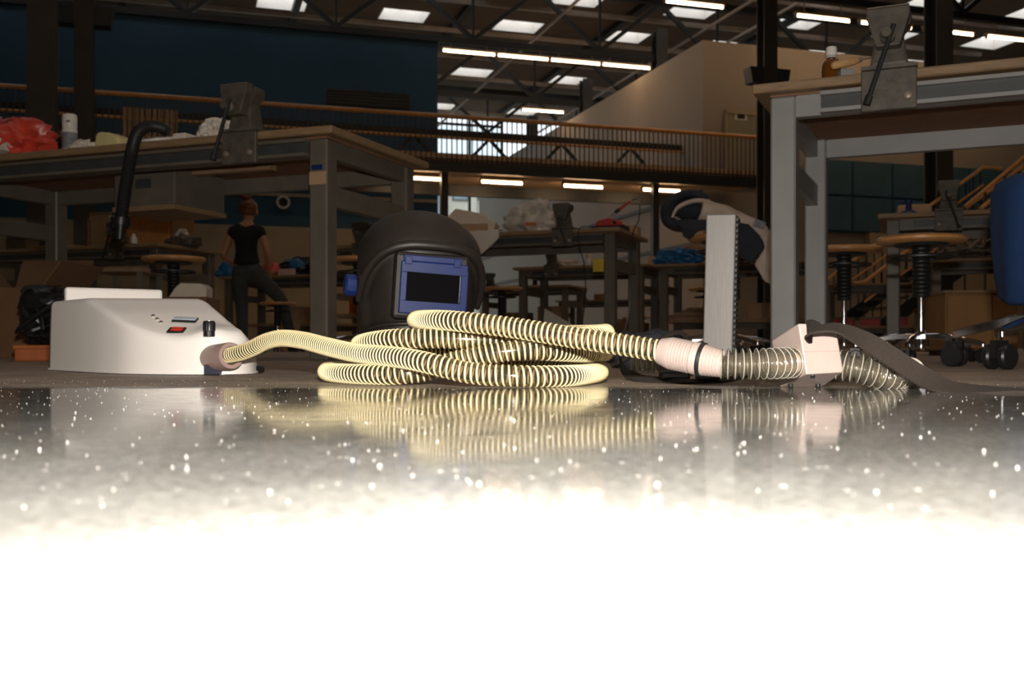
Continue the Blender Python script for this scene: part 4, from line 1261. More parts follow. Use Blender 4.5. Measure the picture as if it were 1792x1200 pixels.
ribbon_tube([PJ(1240, 352, -.06), PJ(1212, 352, -.10), PJ(1185, 364, -.11), PJ(1176, 380, -.10)], [.010, .012, .012, .006], 1.4, 'collar_edge', GREYCLOTH, jk, seed=7)
blob(PJ(1206, 370, -.01), (.085, .10, .048), 101, .2, 2.4, 3).build('lining', NAVY, jk, smooth=60)
def plate(outl, m, nm, dz, th=.03):
    n = len(outl)
    mid = (sum(a[0] for a in outl) / n, sum(a[1] for a in outl) / n)
    vs = [PJ(x, y, dz + .02 * math.sin(i * 1.9)) for i, (x, y) in enumerate(outl)]
    vs += [PJ(x, y, dz + th + .02 * math.sin(i * 1.9)) for i, (x, y) in enumerate(outl)]
    fs = [tuple(range(n)), tuple(range(2 * n - 1, n - 1, -1))] + [((i + 1) % n, i, n + i, n + (i + 1) % n) for i in range(n)]
    return MB().add(vs, fs).build(nm, m, jk, bevel=.008, fix=True)
plate([(1178, 384), (1246, 384), (1244, 400), (1222, 404), (1206, 420), (1196, 414), (1190, 398)], NAVY, 'front_panel', -.235)
plate([(1288, 388), (1310, 392), (1330, 412), (1340, 432), (1324, 452), (1316, 462), (1294, 448), (1286, 420)], NAVY, 'hanging_lining', -.235)
plate([(1334, 416), (1348, 402), (1352, 500), (1338, 492), (1320, 462), (1338, 434)], GREYCLOTH, 'hanging_sleeve', -.245)
b4 = MB().box(-.03, .03, -.004, .004, -.02, .02, TM(*PJ(1329, 392, -.115)) @ Matrix.Rotation(R(20), 4, 'Y')).build('badge', PRINTG, jk)

# ------------------------------------------------------------------ aluminium post
dP = 2.4
ap = thing('aluminium_post', 'brushed aluminium box post standing on the floor in front of the draped jacket', 'post', W(1258, dP, 0), R(-21))
ap.rotation_euler = (R(-.6), R(1.4), R(-21))
hP = ZY(377, dP)
MB().box(-.034, .034, -.028, .028, 0, hP).build('post', BRUSHED, ap, bevel=.003, seg=2)
rk = MB()
for i in range(26):
    rk.box(.034, .038, -.016, .016, .02 + i * .013, .027 + i * .013)
rk.build('rack_teeth', BLACKM, ap)

# ------------------------------------------------------------------ person seen from behind
def skin(name, V, E, m, parent, sub=2, root=0):
    me = bpy.data.meshes.new(name); me.from_pydata([v[0] for v in V], E, [])
    o = bpy.data.objects.new(name, me); COL.objects.link(o)
    o.modifiers.new('skin', 'SKIN'); 
    for i, v in enumerate(V):
        r = v[1]; r = (r, r) if not isinstance(r, tuple) else r
        me.skin_vertices[0].data[i].radius = r
        me.skin_vertices[0].data[i].use_root = (i == root)
    s = o.modifiers.new('sub', 'SUBSURF'); s.levels = sub; s.render_levels = sub
    dg = bpy.context.evaluated_depsgraph_get(); dg.update()
    nm = bpy.data.meshes.new_from_object(o.evaluated_get(dg))
    o.modifiers.clear(); o.data = nm
    bpy.data.meshes.remove(me)
    nm.name = name
    nm.materials.clear(); nm.materials.append(m)
    nm.polygons.foreach_set('use_smooth', [True] * len(nm.polygons))
    o.parent = parent
    return o
pe = thing('person', 'person in black top and dark trousers with a hair bun, standing at a bench', 'person', W(432, 10.5, 0))
pe.scale = (.96, .96, .955)
# joints (x right, y away from the camera, z up)
hipL, hipR = (-.085, 0, .90), (.085, .01, .90)
kL, aL, tL = (-.06, .03, .48), (-.045, .0, .09), (-.06, .15, .035)
kR, aR, tR = (.33, .17, .56), (.40, .36, .12), (.42, .48, .04)
V = [((0, 0, .93), (.105, .08)), ((0, -.01, 1.06), (.10, .08)), ((0, -.02, 1.20), (.125, .09)), ((0, -.01, 1.31), (.10, .07)), ((.01, .0, 1.385), .046), ((.015, .015, 1.44), .055),
     ((.02, .02, 1.50), (.078, .095)), ((.02, .02, 1.575), .070),
     ((-.15, -.01, 1.29), .052), ((-.255, -.03, 1.02), .037), ((-.165, .10, .945), .029), ((-.12, .15, .935), .025),
     ((.15, -.01, 1.29), .052), ((.225, -.02, 1.05), .037), ((.205, .10, .905), .028), ((.195, .14, .87), .024),
     (hipL, .075), (kL, .055), (aL, .040), (tL, .032), (hipR, .075), (kR, .056), (aR, .040), (tR, .032)]
E = [(0, 1), (1, 2), (2, 3), (3, 4), (4, 5), (5, 6), (6, 7), (3, 8), (8, 9), (9, 10), (10, 11), (3, 12), (12, 13), (13, 14), (14, 15),
     (0, 16), (16, 17), (17, 18), (18, 19), (0, 20), (20, 21), (21, 22), (22, 23)]
# fingers and thumbs, rooted in the palms
for base, dirv in ((11, Vector((.45, .5, -.1))), (15, Vector((-.1, .5, -.7)))):
    c = Vector(V[base][0]); dv = dirv.normalized(); side = dv.cross(Vector((0, 0, 1))).normalized()
    for j, ln in enumerate((.060, .072, .068, .052)):
        a_ = c + side * (-.027 + .018 * j) + dv * .03
        V.append((tuple(a_), .009)); V.append((tuple(a_ + dv * ln * .55 + Vector((0, 0, -.008))), .008)); V.append((tuple(a_ + dv * ln + Vector((0, 0, -.03))), .007))
        k = len(V); E += [(base, k - 3), (k - 3, k - 2), (k - 2, k - 1)]
    a_ = c - side * .034 + dv * .008
    V.append((tuple(a_), .010)); V.append((tuple(a_ - side * .014 + dv * .032), .008)); k = len(V); E += [(base, k - 2), (k - 2, k - 1)]
body = skin('body', V, E, SKIN, pe)
# ears and nose on the same head
hd = MB()
for sx in (-1, 1):
    hd.add(*(lambda b_: (b_.v, b_.f))(blob((.02 + sx * .082, .015, 1.495), (.012, .022, .032), 3, .1, 2, 2)))
hd.add(*(lambda b_: (b_.v, b_.f))(blob((.035, .125, 1.485), (.014, .022, .022), 4, .1, 2, 2)))
hd.build('ears_and_nose', SKIN, pe, smooth=60)
skin('black_top', [((0, 0, .905), (.168, .138)), ((0, 0, .97), (.150, .120)), ((0, -.01, 1.06), (.122, .100)), ((0, -.02, 1.20), (.142, .106)), ((0, -.01, 1.305), (.112, .080)), ((.008, 0, 1.372), .060),
                   ((-.145, -.01, 1.285), .066), ((-.185, -.012, 1.20), .056), ((.145, -.01, 1.285), .066), ((.185, -.012, 1.20), .056)],
     [(0, 1), (1, 2), (2, 3), (3, 4), (4, 5), (4, 6), (6, 7), (4, 8), (8, 9)], TSHIRT, pe)
skin('trousers', [((0, 0, .985), (.138, .108)), ((0, 0, .88), (.155, .125)), ((-.085, 0, .80), .098), ((-.06, .03, .48), .070), ((-.045, 0, .12), .058), ((-.045, 0, .05), .056),
                  ((.10, .02, .82), .100), ((.33, .17, .575), .074), ((.40, .36, .14), .056), ((.405, .37, .09), .052)],
     [(0, 1), (1, 2), (2, 3), (3, 4), (4, 5), (1, 6), (6, 7), (7, 8), (8, 9)], TROUS, pe)
for nm_, (x, y) in (('shoe', (-.05, .06)), ('shoe', (.41, .42))):
    MB().prism([(-.13, 0), (.13, 0), (.135, .03), (.06, .06), (-.02, .10), (-.12, .09)], -.042, .042, TM(x, y, 0) @ rotz(R(90)) @ Matrix.Rotation(R(90), 4, 'X')).build(nm_, BLACKP, pe, bevel=.012)
hr = blob((.015, .0, 1.530), (.095, .112, .110), 7, .10, 5, 4)
hr.v = [(x, y, max(z, 1.455 + max(0, y) * .9)) for x, y, z in hr.v]
hrr = hr.build('hair', HAIR, pe, smooth=60)
blob((-.005, -.035, 1.648), (.058, .052, .046), 8, .25, 5, 3).build('hair_bun', HAIR, hrr, smooth=60)

# ------------------------------------------------------------------ blower unit
bu = thing('blower_unit', 'white plastic blower unit with control panel lying on the floor', 'blower', (-.78, 2.2, 0))
oB = Vector((-.78, 2.2, 0))
outl = [(-1.062, 2.36), (-1.00, 2.285), (-.90, 2.165), (-.82, 2.075), (-.755, 2.015), (-.70, 1.985), (-.64, 1.968), (-.58, 1.968), (-.535, 1.985), (-.515, 2.02), (-.518, 2.09), (-.545, 2.18),
        (-.60, 2.30), (-.67, 2.40), (-.74, 2.47), (-.85, 2.515), (-.97, 2.51), (-1.045, 2.455)]
ol = spline([Vector((x, y, 0)) for x, y in outl + outl[:1]], .012)[:-1]
ol = [(p_.x, p_.y) for p_ in ol]
Ro = Vector((-.885, 2.172, 0)); nq = Vector((.15, -.989, 0)).normalized()
QX = [-9, -.01, .008, .025, .05, .103, .172, .215, .24, .30, .6]
QH = [.158, .158, .1555, .149, .141, .124, .0965, .078, .066, .062, .062]
portP = P(394, 625, 1.955)
def top_h(x, y):
    q = (Vector((x, y, 0)) - Ro).dot(nq)
    h = float(np.interp(q, QX, QH))
    h = (h + float(np.interp(q - .012, QX, QH)) + float(np.interp(q + .012, QX, QH))) / 3
    h2 = float(np.interp(x + (y - 2.1) * .28, [-9, -.645, -.625, -.59, -.56, -.535, 9], [.158, .158, .149, .116, .087, .066, .066]))
    h = min(h, h2)
    dd = (Vector((x, y, 0)) - Vector((portP.x - .03, portP.y + .03, 0))).length
    h += .018 * math.exp(-(dd / .045) ** 2)
    return h
cen = Vector((sum(p_[0] for p_ in ol) / len(ol), sum(p_[1] for p_ in ol) / len(ol)))
N = len(ol)
vs = []; fs = []
rings = []
rr_ = .014
def ringpts(scale_in, zf):
    out = []
    for i, (x, y) in enumerate(ol):
        dx, dy = cen.x - x, cen.y - y; L_ = math.hypot(dx, dy)
        xx, yy = x + dx / L_ * scale_in, y + dy / L_ * scale_in
        out.append((xx - oB.x, yy - oB.y, zf(xx, yy)))
    return out
draft = lambda z: z * .03
rings.append(ringpts(.0, lambda x, y: .006))
for zfrac in (.25, .5, .75):
    rings.append(ringpts(.004 * zfrac, lambda x, y, z=zfrac: .006 + (top_h(x, y) - rr_ - .006) * z))
for k in range(0, 6):
    a_ = k / 5 * math.pi / 2
    rings.append(ringpts(.005 + rr_ * (1 - math.cos(a_)), lambda x, y, a=a_: top_h(x, y) - rr_ * (1 - math.sin(a))))
for fct in np.linspace(.08, .985, 26):
    out = []
    for i, (x, y) in enumerate(ol):
        dx, dy = cen.x - x, cen.y - y; L_ = math.hypot(dx, dy)
        s0 = .005 + rr_
        k = (s0 + (L_ - s0) * fct) / L_
        xx, yy = x + dx * k, y + dy * k
        out.append((xx - oB.x, yy - oB.y, top_h(xx, yy)))
    rings.append(out)
for r_ in rings: vs += r_
for a_ in range(len(rings) - 1):
    for i in range(N):
        i2 = (i + 1) % N
        fs.append((a_ * N + i, a_ * N + i2, (a_ + 1) * N + i2, (a_ + 1) * N + i))
fs.append(tuple((len(rings) - 1) * N + i for i in range(N)))
fs.append(tuple(range(N - 1, -1, -1)))
MB().add(vs, fs).build('housing', WHITEP, bu, smooth=50)
MB().prism([(x + (x - cen.x) * .012 - oB.x, y + (y - cen.y) * .012 - oB.y) for x, y in ol], .0015, .006).build('base_plate', WHITEP, bu)
MB().prism([(x + (cen.x - x) * .01 - oB.x, y + (cen.y - y) * .01 - oB.y) for x, y in ol], .0, .0015).build('rubber_gasket', BLACKP, bu)
# lid plate sticking up behind
l0 = P(113, 520, 2.40) - oB; l1 = P(283, 520, 2.52) - oB
lz1 = ZY(503, 2.42)
dl = (l1 - l0); dl.z = 0; ll = dl.length
Ml = TM(l0.x, l0.y, 0) @ rotz(math.atan2(dl.y, dl.x))
MB().box(0, ll, -.012, .012, .12, lz1, Ml).build('rear_lid', WHITEP, bu, bevel=.007, seg=3)
# controls on the sloping panel
def on_panel(px, py):
    """panel point along the sight line of a pixel"""
    best = None
    for d_ in np.arange(1.95, 2.45, .001):
        q = P(px, py, d_)
        if q.z <= top_h(q.x, q.y): best = q; break
    q = best if best is not None else P(px, py, 2.1)
    e = .004
    nrm = Vector((-(top_h(q.x + e, q.y) - top_h(q.x - e, q.y)) / (2 * e), -(top_h(q.x, q.y + e) - top_h(q.x, q.y - e)) / (2 * e), 1)).normalized()
    xa = Vector((nq.y * -1, nq.x, 0)); xa = (UDp - nrm * UDp.dot(nrm)).normalized()
    ya = nrm.cross(xa)
    M = Matrix((xa, ya, nrm)).transposed().to_4x4(); M.translation = Vector((q.x, q.y, top_h(q.x, q.y))) - oB
    return M
UDp = Vector((1, 0, 0))
for x, y in ((268, 554), (275, 559.5), (282, 565)):
    M = on_panel(x, y)
    l_ = MB().lathe([(.0045, -.002), (.0045, .002), (.0035, .003)], 14, M).build('indicator', mat('indicator_bezel', (.75, .72, .6), .2, metal=.8, var=0), bu, smooth=40)
    MB().lathe([(.0024, .003), (.0018, .0045), (.0, .005)], 10, M).build('indicator_led', BLACKP, l_, smooth=40)
M = on_panel(324, 561)
ds_ = MB().box(-.024, .024, -.012, .012, -.003, .0035, M).build('display_bezel', BLACKP, bu, bevel=.001, seg=1)
MB().box(-.022, .022, -.005, .0105, .0035, .0045, M).build('display_window', mat('display_glass', (.55, .60, .68), .08, var=.1), ds_)
M = on_panel(309, 579)
sw = MB().box(-.0165, .0165, -.012, .012, -.002, .0035, M).build('switch_bezel', BLACKP, bu, bevel=.001, seg=1)
MB().box(-.0095, .0125, -.0085, .0085, .0035, .0055, M @ Matrix.Rotation(R(2), 4, 'Y')).build('red_rocker', REDP, sw, bevel=.001, seg=1)
M = on_panel(366, 583)
zax = Vector((0, 0, 1))
kn = MB()
prof = [(.0105, .0), (.0112, .001), (.0112, .016), (.0100, .0185), (.0095, .0190)]
Mk = Matrix.Translation(M.translation)
kb_ = MB().lathe([(.0108, -.006), (.0108, .004)], 20, Mk).build('knob_skirt', BLACKP, bu)
nk = 40; vs = []; 
for r_, z_ in prof:
    for k in range(nk):
        rad = r_ + (.0005 if k % 2 else 0)
        vs.append(Mk @ Vector((rad * math.cos(2 * math.pi * k / nk), rad * math.sin(2 * math.pi * k / nk), z_ + .004)))
fs = [(a_ * nk + k, a_ * nk + (k + 1) % nk, (a_ + 1) * nk + (k + 1) % nk, (a_ + 1) * nk + k) for a_ in range(len(prof) - 1) for k in range(nk)]
fs.append(tuple((len(prof) - 1) * nk + k for k in range(nk)))
kk = MB().add(vs, fs).build('knob', BLACKP, bu, smooth=30)
MB().lathe([(.0098, .0225), (.0098, .0236), (.0, .0237)], 28, Mk).build('knob_cap', CHROME, kk, smooth=40)
# outlet port
pa = P(372, 627, 1.985); pb_ = P(412, 621, 1.915)
dpt = (pb_ - pa).normalized()
pr = MB().lathe([(.0262, -.05), (.0262, .0), (.0254, .074), (.0246, .078), (.0175, .078), (.0165, .072), (.0165, .02)], 36, align(pa - oB, dpt), caps=False).build('outlet_port', PORTP, bu, smooth=40)
nx_ = P(373, 650, 1.962) - oB
MB().box(-.014, .014, -.012, .03, -.008, .010, TM(nx_.x, nx_.y, .010)).build('notch', mat('dark_blue_notch', (.008, .010, .03), .5, var=0), bu)
cbl = tag(MB().tube(spline([W(432, 2.10, .008) - Vector((-.5, 2.1, 0)), W(445, 2.08, .008) - Vector((-.5, 2.1, 0)), W(458, 2.10, .008) - Vector((-.5, 2.1, 0))], .01), .0075, 10).build('rubber_plug', BLACKP, smooth=50), 'short black rubber plug lying right of the white unit', 'plug')
cbl.location = (-.5, 2.1, 0)

# ------------------------------------------------------------------ coiled hose
HR = .0148
path = [(392, 1.950, .0365), (420, 1.905, .0430), (442, 1.875, .052), (464, 1.84, .063), (490, 1.79, .069), (530, 1.71, .065), (571, 1.63, .055), (620, 1.54, .0455), (665, 1.47, .042), (712, 1.42, .038), (759, 1.385, .031),
        (821, 1.37, .020), (915, 1.36, .0155), (985, 1.39, .0150), (1032, 1.49, .0150), (1048, 1.62, .0150), (1020, 1.75, .0150), (900, 1.86, .0150), (760, 1.87, .0150), (640, 1.81, .0150), (590, 1.72, .0150),
        (572, 1.62, .0150), (592, 1.54, .0150), (640, 1.48, .0150), (700, 1.45, .0160), (748, 1.455, .021), (790, 1.455, .033), (852, 1.445, .044), (915, 1.445, .050), (962, 1.455, .049), (1026, 1.53, .0455), (1058, 1.63, .0455),
        (1035, 1.75, .0455), (900, 1.86, .046), (760, 1.855, .047), (680, 1.80, .050), (640, 1.70, .055), (630, 1.61, .058), (655, 1.54, .063), (705, 1.495, .0665), (790, 1.487, .066), (852, 1.490, .064),
        (915, 1.50, .062), (977, 1.515, .065), (1035, 1.57, .0715), (1060, 1.66, .077), (1035, 1.76, .0775), (960, 1.84, .0785), (850, 1.84, .081), (760, 1.76, .087), (729, 1.64, .095), (745, 1.53, .0945),
        (800, 1.455, .0905), (900, 1.42, .0805), (1000, 1.385, .0675), (1100, 1.355, .0560), (1168, 1.335, .0475)]
hw = [W(*q) for q in path]
ho = thing('breathing_hose', 'long clear hose with cream spiral coiled on the floor in front of the helmet', 'hose', (0, 1.6, 0))
oh = Vector((0, 1.6, 0))
hpts = spline([q - oh for q in hw], .006)
MB().tube(hpts, HR - .0012, 20, caps=False).build('tube_wall', CLEARH, ho, smooth=60)
PITCH = .0083
frs = frames(hpts)
pa_ = np.array([list(q) for q in hpts]); fa = np.array([list(f[1]) for f in frs]); fbb = np.array([list(f[2]) for f in frs]); ft = np.array([list(f[0]) for f in frs])
sl = np.arange(len(hpts)) * .006
sl[1:] = np.cumsum(np.linalg.norm(np.diff(pa_, axis=0), axis=1))
TOT = sl[-1]
NS = 20
m_ = int(TOT / PITCH * NS)
ss_ = np.linspace(0, TOT, m_)
def ip(A): return np.stack([np.interp(ss_, sl, A[:, i]) for i in range(3)], 1)
cp_, ca, cb2, ct = ip(pa_), ip(fa), ip(fbb), ip(ft)
th_ = 2 * np.pi * ss_ / PITCH
rad_ = ca * np.cos(th_)[:, None] + cb2 * np.sin(th_)[:, None]
NC = 6
vv = np.zeros((m_, NC, 3))
for k in range(NC):
    q = 2 * np.pi * k / NC
    vv[:, k] = cp_ + rad_ * (HR - .0010 + .0013 * math.cos(q)) + ct * (.00165 * math.sin(q))
idx = np.arange(m_ - 1)[:, None] * NC + np.arange(NC)[None]
idx2 = np.arange(m_ - 1)[:, None] * NC + (np.arange(NC)[None] + 1) % NC
quads = np.stack([idx, idx2, idx2 + NC, idx + NC], 2).reshape(-1, 4)
me = bpy.data.meshes.new('cream_spiral')
me.from_pydata(vv.reshape(-1, 3).tolist(), [], quads.tolist())
me.materials.append(CREAM); me.polygons.foreach_set('use_smooth', [True] * len(me.polygons))
so_ = bpy.data.objects.new('cream_spiral', me); COL.objects.link(so_); so_.parent = ho
# ribbed coupling on the hose end
c0_ = W(1160, 1.337, .0482) - oh; c1_ = P(1268, 637, 1.300) - oh
dcp = (c1_ - c0_); lc = dcp.length; Mc = align(c0_, dcp)
prof = [(.0150, -.004), (.0190, -.004), (.0225, .006), (.0238, .010)]
z = .012
while z < .040:
    prof += [(.0240, z), (.0240, z + .0016), (.0222, z + .0022), (.0222, z + .0034)]; z += .0040
prof += [(.0240, z + .001), (.0240, lc * .62), (.0236, lc * .62 + .001)]
MB().lathe([(r_ * .88, z_) for r_, z_ in prof] + [(.015, lc * .62 + .001)], 40, Mc, caps=False).build('coupling', PINKP, ho, smooth=35)
MB().lathe([(.0206, lc * .60), (.0219, lc * .605), (.0222, lc * .63), (.0219, lc * .665), (.0200, lc * .67)], 40, Mc, caps=False).build('black_ring', RUBBER, ho, smooth=35)
prof = [(.0205, lc * .65), (.0225, lc * .66)]
z = lc * .68
while z < lc - .002:
    k = (z - lc * .68) / (lc * .32); r0 = .0225 - .0035 * k
    prof += [(r0, z), (r0, z + .0022), (r0 - .0014, z + .0028), (r0 - .0014, z + .0040)]; z += .0044
MB().lathe([(r_ * .90, z_) for r_, z_ in prof] + [(.013, lc)], 40, Mc, caps=False).build('coupling_sleeve', PINKP, ho, smooth=35)
# ------------------------------------------------------------------ clear corrugated hoses
CORR = []
def corrugated(name, label, pts, r=.0165, amp=.0030, pitch=.0088):
    o = thing(name, label, 'hose', tuple(Vector(pts[0]) * 1))
    CORR.extend([(q_.x, q_.y) for q_ in spline([Vector(p_) for p_ in pts], .02)])
    og = Vector(pts[0])
    q = spline([Vector(p_) - og for p_ in pts], pitch / 8)
    rs = [r + amp * math.cos(2 * math.pi * i / 8.0) for i in range(len(q))]
    MB().tube(q, rs, 24, caps=False).build('corrugated_wall', CLEARC, o, smooth=70)
    # a paler ring on every crest paints in its highlight
    fr = frames(q); mb = MB()
    for i in range(0, len(q), 8):
        t, a, b = fr[i]
        mb.tube([q[i] + (a * math.cos(w) + b * math.sin(w)) * (r + amp) for w in np.linspace(0, 2 * math.pi, 21)], .0007, 4, caps=False)
    mb.build('crest_rings', CREST, o, smooth=60)
    return o
corrugated('corrugated_hose', 'short clear corrugated hose between the ribbed coupling and the beige block',
           [P(1262, 636, 1.302), P(1300, 637, 1.297), P(1345, 636, 1.297), P(1392, 634, 1.315)])
corrugated('corrugated_hose', 'clear corrugated hose leaving the beige block and running behind the coupling',
           [P(1468, 638, 1.345), P(1505, 645, 1.335), P(1550, 656, 1.335), (.525, 1.37, .0200), (.555, 1.45, .0200), (.545, 1.56, .0200), (.47, 1.65, .0200), (.36, 1.66, .022), (.25, 1.645, .030), (.195, 1.66, .034)])
# ------------------------------------------------------------------ beige valve block
vb = thing('valve_block', 'beige faceted plastic block with slot joining two clear hoses', 'valve', W(1410, 1.36, 0))
ov = vb.location.copy()
fd = 1.315
front = [P(1397, 566, fd + .015), P(1462, 568, fd + .02), P(1476, 651, fd + .005), P(1411, 655, fd)]
hull = [q - ov for q in front]
low = [W(1365, 1.392, .0), W(1438, 1.392, .0)]
left = [P(1351, 596, 1.40)]
hull += [q - ov for q in low + left]
back = [P(1392, 569, 1.43), P(1452, 571, 1.44), P(1470, 640, 1.44), P(1360, 640, 1.455), P(1352, 600, 1.45), W(1445, 1.42, .004), W(1372, 1.43, .004)]
hull += [q - ov for q in back]
bm = bmesh.new()
for q in hull: bm.verts.new(q)
res = bmesh.ops.convex_hull(bm, input=bm.verts)
bmesh.ops.delete(bm, geom=[g for g in res['geom_interior'] if isinstance(g, bmesh.types.BMVert)], context='VERTS')
bmesh.ops.dissolve_limit(bm, angle_limit=R(9), verts=bm.verts, edges=bm.edges)
bmesh.ops.recalc_face_normals(bm, faces=bm.faces)
bmesh.ops.bevel(bm, geom=list(bm.edges), offset=.0018, segments=2, affect='EDGES', profile=.5, clamp_overlap=True)
me = bpy.data.meshes.new('block'); bm.to_mesh(me); bm.free(); me.materials.append(PINKP)
vo_ = bpy.data.objects.new('block', me); COL.objects.link(vo_); vo_.parent = vb
# slot near the top of the front face, seam, sockets, screws
def fpt(u_, v_, off=0.0):
    a = front[0].lerp(front[1], u_); b = front[3].lerp(front[2], u_); q = a.lerp(b, v_)
    nrm = (front[1] - front[0]).cross(front[3] - front[0]).normalized()
    if nrm.y > 0: nrm = -nrm
    return q + nrm * off - ov
def fquad(u0, u1, v0, v1, o0, o1, nm, m, skew=0):
    c = [(u0, v0), (u1, v0 + skew), (u1, v1 + skew), (u0, v1)]
    vs = [fpt(u_, v_, o0) for u_, v_ in c] + [fpt(u_, v_, o1) for u_, v_ in c]
    return MB().add(vs, [(0, 1, 2, 3), (7, 6, 5, 4)] + [((i + 1) % 4, i, 4 + i, 4 + (i + 1) % 4) for i in range(4)]).build(nm, m, vb, fix=True)
fquad(.22, .97, .10, .17, -.004, .0009, 'slot', BLACKP, .015)
fquad(.02, .98, .555, .565, -.002, .0004, 'seam', PORTP)
sk = P(1384, 634, 1.335) - ov
sdir = (P(1384, 634, 1.335) - P(1350, 636, 1.30)).normalized()
MB().lathe([(.0175, -.012), (.0205, -.010), (.0205, .03)], 32, align(sk, sdir), caps=False).build('hose_socket', PINKP, vb, smooth=40)
for x, y in ((1384, 676), (1432, 676), (1422, 657)):
    MB().lathe([(.0032, -.003), (.0032, .0016), (.002, .002)], 12, align(P(x, y, 1.365 if y > 670 else 1.325) - ov, (0, -.35, -.94))).build('screw', BLACKM, vb)
# ------------------------------------------------------------------ straps
def strap(name, label, pts, ups, w, th, origin):
    o = thing(name, label, 'strap', origin)
    q = spline([Vector(p_) - Vector(origin) for p_ in pts], .006)
    uu = np.array([list(Vector(u_).normalized()) for u_ in ups]); cl_ = np.concatenate([[0], np.cumsum([(Vector(pts[i + 1]) - Vector(pts[i])).length for i in range(len(pts) - 1)])]); k = cl_ / cl_[-1]; kk = np.linspace(0, 1, len(q))
    vs = []; fs = []
    fr = frames(q)
    for i, p_ in enumerate(q):
        side = Vector([np.interp(kk[i], k, uu[:, c]) for c in range(3)])
        t = fr[i][0]; side = (side - t * side.dot(t)).normalized(); nn = t.cross(side)
        for sx, sz in ((-1, -1), (1, -1), (1, 1), (-1, 1)):
            vs.append(p_ + side * (sx * w / 2) + nn * (sz * th / 2))
    for i in range(len(q) - 1):
        for e in range(4):
            e2 = (e + 1) % 4
            fs.append((i * 4 + e, i * 4 + e2, (i + 1) * 4 + e2, (i + 1) * 4 + e))
    fs.append((3, 2, 1, 0)); fs.append(tuple((len(q) - 1) * 4 + e for e in range(4)))
    sb = MB().add(vs, fs).build('webbing', STRAP, o, smooth=50, fix=True)
    return o
spts = [P(1412, 582, 1.332), P(1425, 577, 1.305), P(1450, 574, 1.295), P(1480, 580, 1.30), P(1520, 599, 1.30), P(1560, 624, 1.29), P(1610, 656, 1.27), P(1655, 676, 1.245), (.590, 1.225, .0030), (.67, 1.22, .0022), (.76, 1.225, .0022), (.86, 1.24, .0022)]
s1_ = strap('webbing_strap', 'brown black webbing strap leaving the slot of the beige block', spts,
      [(0, 1, .1), (0, 1, .1), (0, 1, .3), (.2, .8, .55), (.3, .55, .75), (.35, .5, .75), (.3, .6, .7), (.2, .8, .45), (.1, 1, .1), (0, 1, .0), (0, 1, 0), (0, 1, 0)], .030, .0028, tuple(W(1600, 1.27, 0)))
MB().box(-.012, .0, -.016, .016, -.002, .002, TM(.0, 0, .035)).build('stitching', STRAP, s1_) if False else None
s2_ = strap('black_strap', 'thin black strap looping on the floor under the ribbed coupling',
      [W(1078, 1.78, .075), W(1083, 1.76, .045), W(1092, 1.72, .020), W(1115, 1.62, .006), W(1160, 1.54, .004), W(1220, 1.50, .004), W(1275, 1.52, .006), W(1318, 1.56, .018), W(1345, 1.60, .028)],
      [(0, 1, 0)] * 2 + [(.1, 1, .2)] * 2 + [(0, 1, .2)] * 5, .018, .003, tuple(W(1200, 1.6, 0)))
MB().box(-.022, .022, -.014, .014, .0, .012, TM(*(W(1180, 1.545, .006) - W(1200, 1.6, 0)))).build('buckle', BLACKP, s2_, bevel=.003)
MB().box(-.018, .018, -.012, .012, .0, .010, TM(*(W(1240, 1.505, .006) - W(1200, 1.6, 0)))).build('slider', BLACKP, s2_, bevel=.003)

# ------------------------------------------------------------------ welding helmet
dHm = 2.13
hm = thing('welding_helmet', 'dark welding helmet with blue lens frame standing upright behind the coiled hose', 'helmet', W(721, dHm, 0), R(18))
hm.rotation_euler = (R(3), R(3), R(18))
ZH = .335
def sect(z):
    t = z / ZH
    w = float(np.interp(t, [0, .25, .45, .6, .72], [.098, .112, .121, .124, .124]))
    f = float(np.interp(t, [0, .2, .45, .6, .72], [.118, .128, .132, .130, .126]))
    b = float(np.interp(t, [0, .3, .6, .72], [.02, .055, .112, .122]))
    if t > .72:
        k = math.sqrt(max(0, 1 - ((t - .72) / .28) ** 2))
        w, f, b = w * k, f * k, b * k
    return w, f, b
vs = []; fs = []
NA, NZ = 128, 44
zz = list(np.linspace(0, .72, 60)) + [.72 + .28 * math.sin(a) for a in np.linspace(.08, 1.55, 18)]
def hpoint(a, z, off=0.0):
    w, f, b = sect(z)
    c, s_ = math.cos(a), math.sin(a)
    n_ = 2.5 if z / ZH < .72 else 2.5 - .5 * min(1, (z / ZH - .72) / .28)
    x = math.copysign(abs(c) ** (2 / n_), c) * (w + off)
    y = math.copysign(abs(s_) ** (2 / n_), s_) * ((f if s_ < 0 else b) + off)
    return Vector((x, y, z))
def recess(a, z):
    """the face below the brim sits back, the chin comes out again"""
    a = (a + math.pi) % (2 * math.pi) - math.pi
    u_ = (a + math.pi / 2) / R(84)
    if abs(u_) >= 1: return 0.0
    zb = .258 - .115 * abs(u_) ** 2.6
    zl = .100 - .02 * abs(u_) ** 2
    k = min(1, max(0, (zb - z) / .008)) * min(1, max(0, (z - zl) / .012))
    return -.011 * k * min(1, (1 - abs(u_)) / .12)
for t in zz:
    for k in range(NA):
        a_ = 2 * math.pi * k / NA
        vs.append(hpoint(a_, t * ZH, recess(a_, t * ZH)))
for i in range(len(zz) - 1):
    for k in range(NA):
        k2 = (k + 1) % NA
        fs.append((i * NA + k, i * NA + k2, (i + 1) * NA + k2, (i + 1) * NA + k))
fs.append(tuple((len(zz) - 1) * NA + k for k in range(NA)))
sh_ = MB().add(vs, fs).build('shell', HELM, hm, smooth=60)
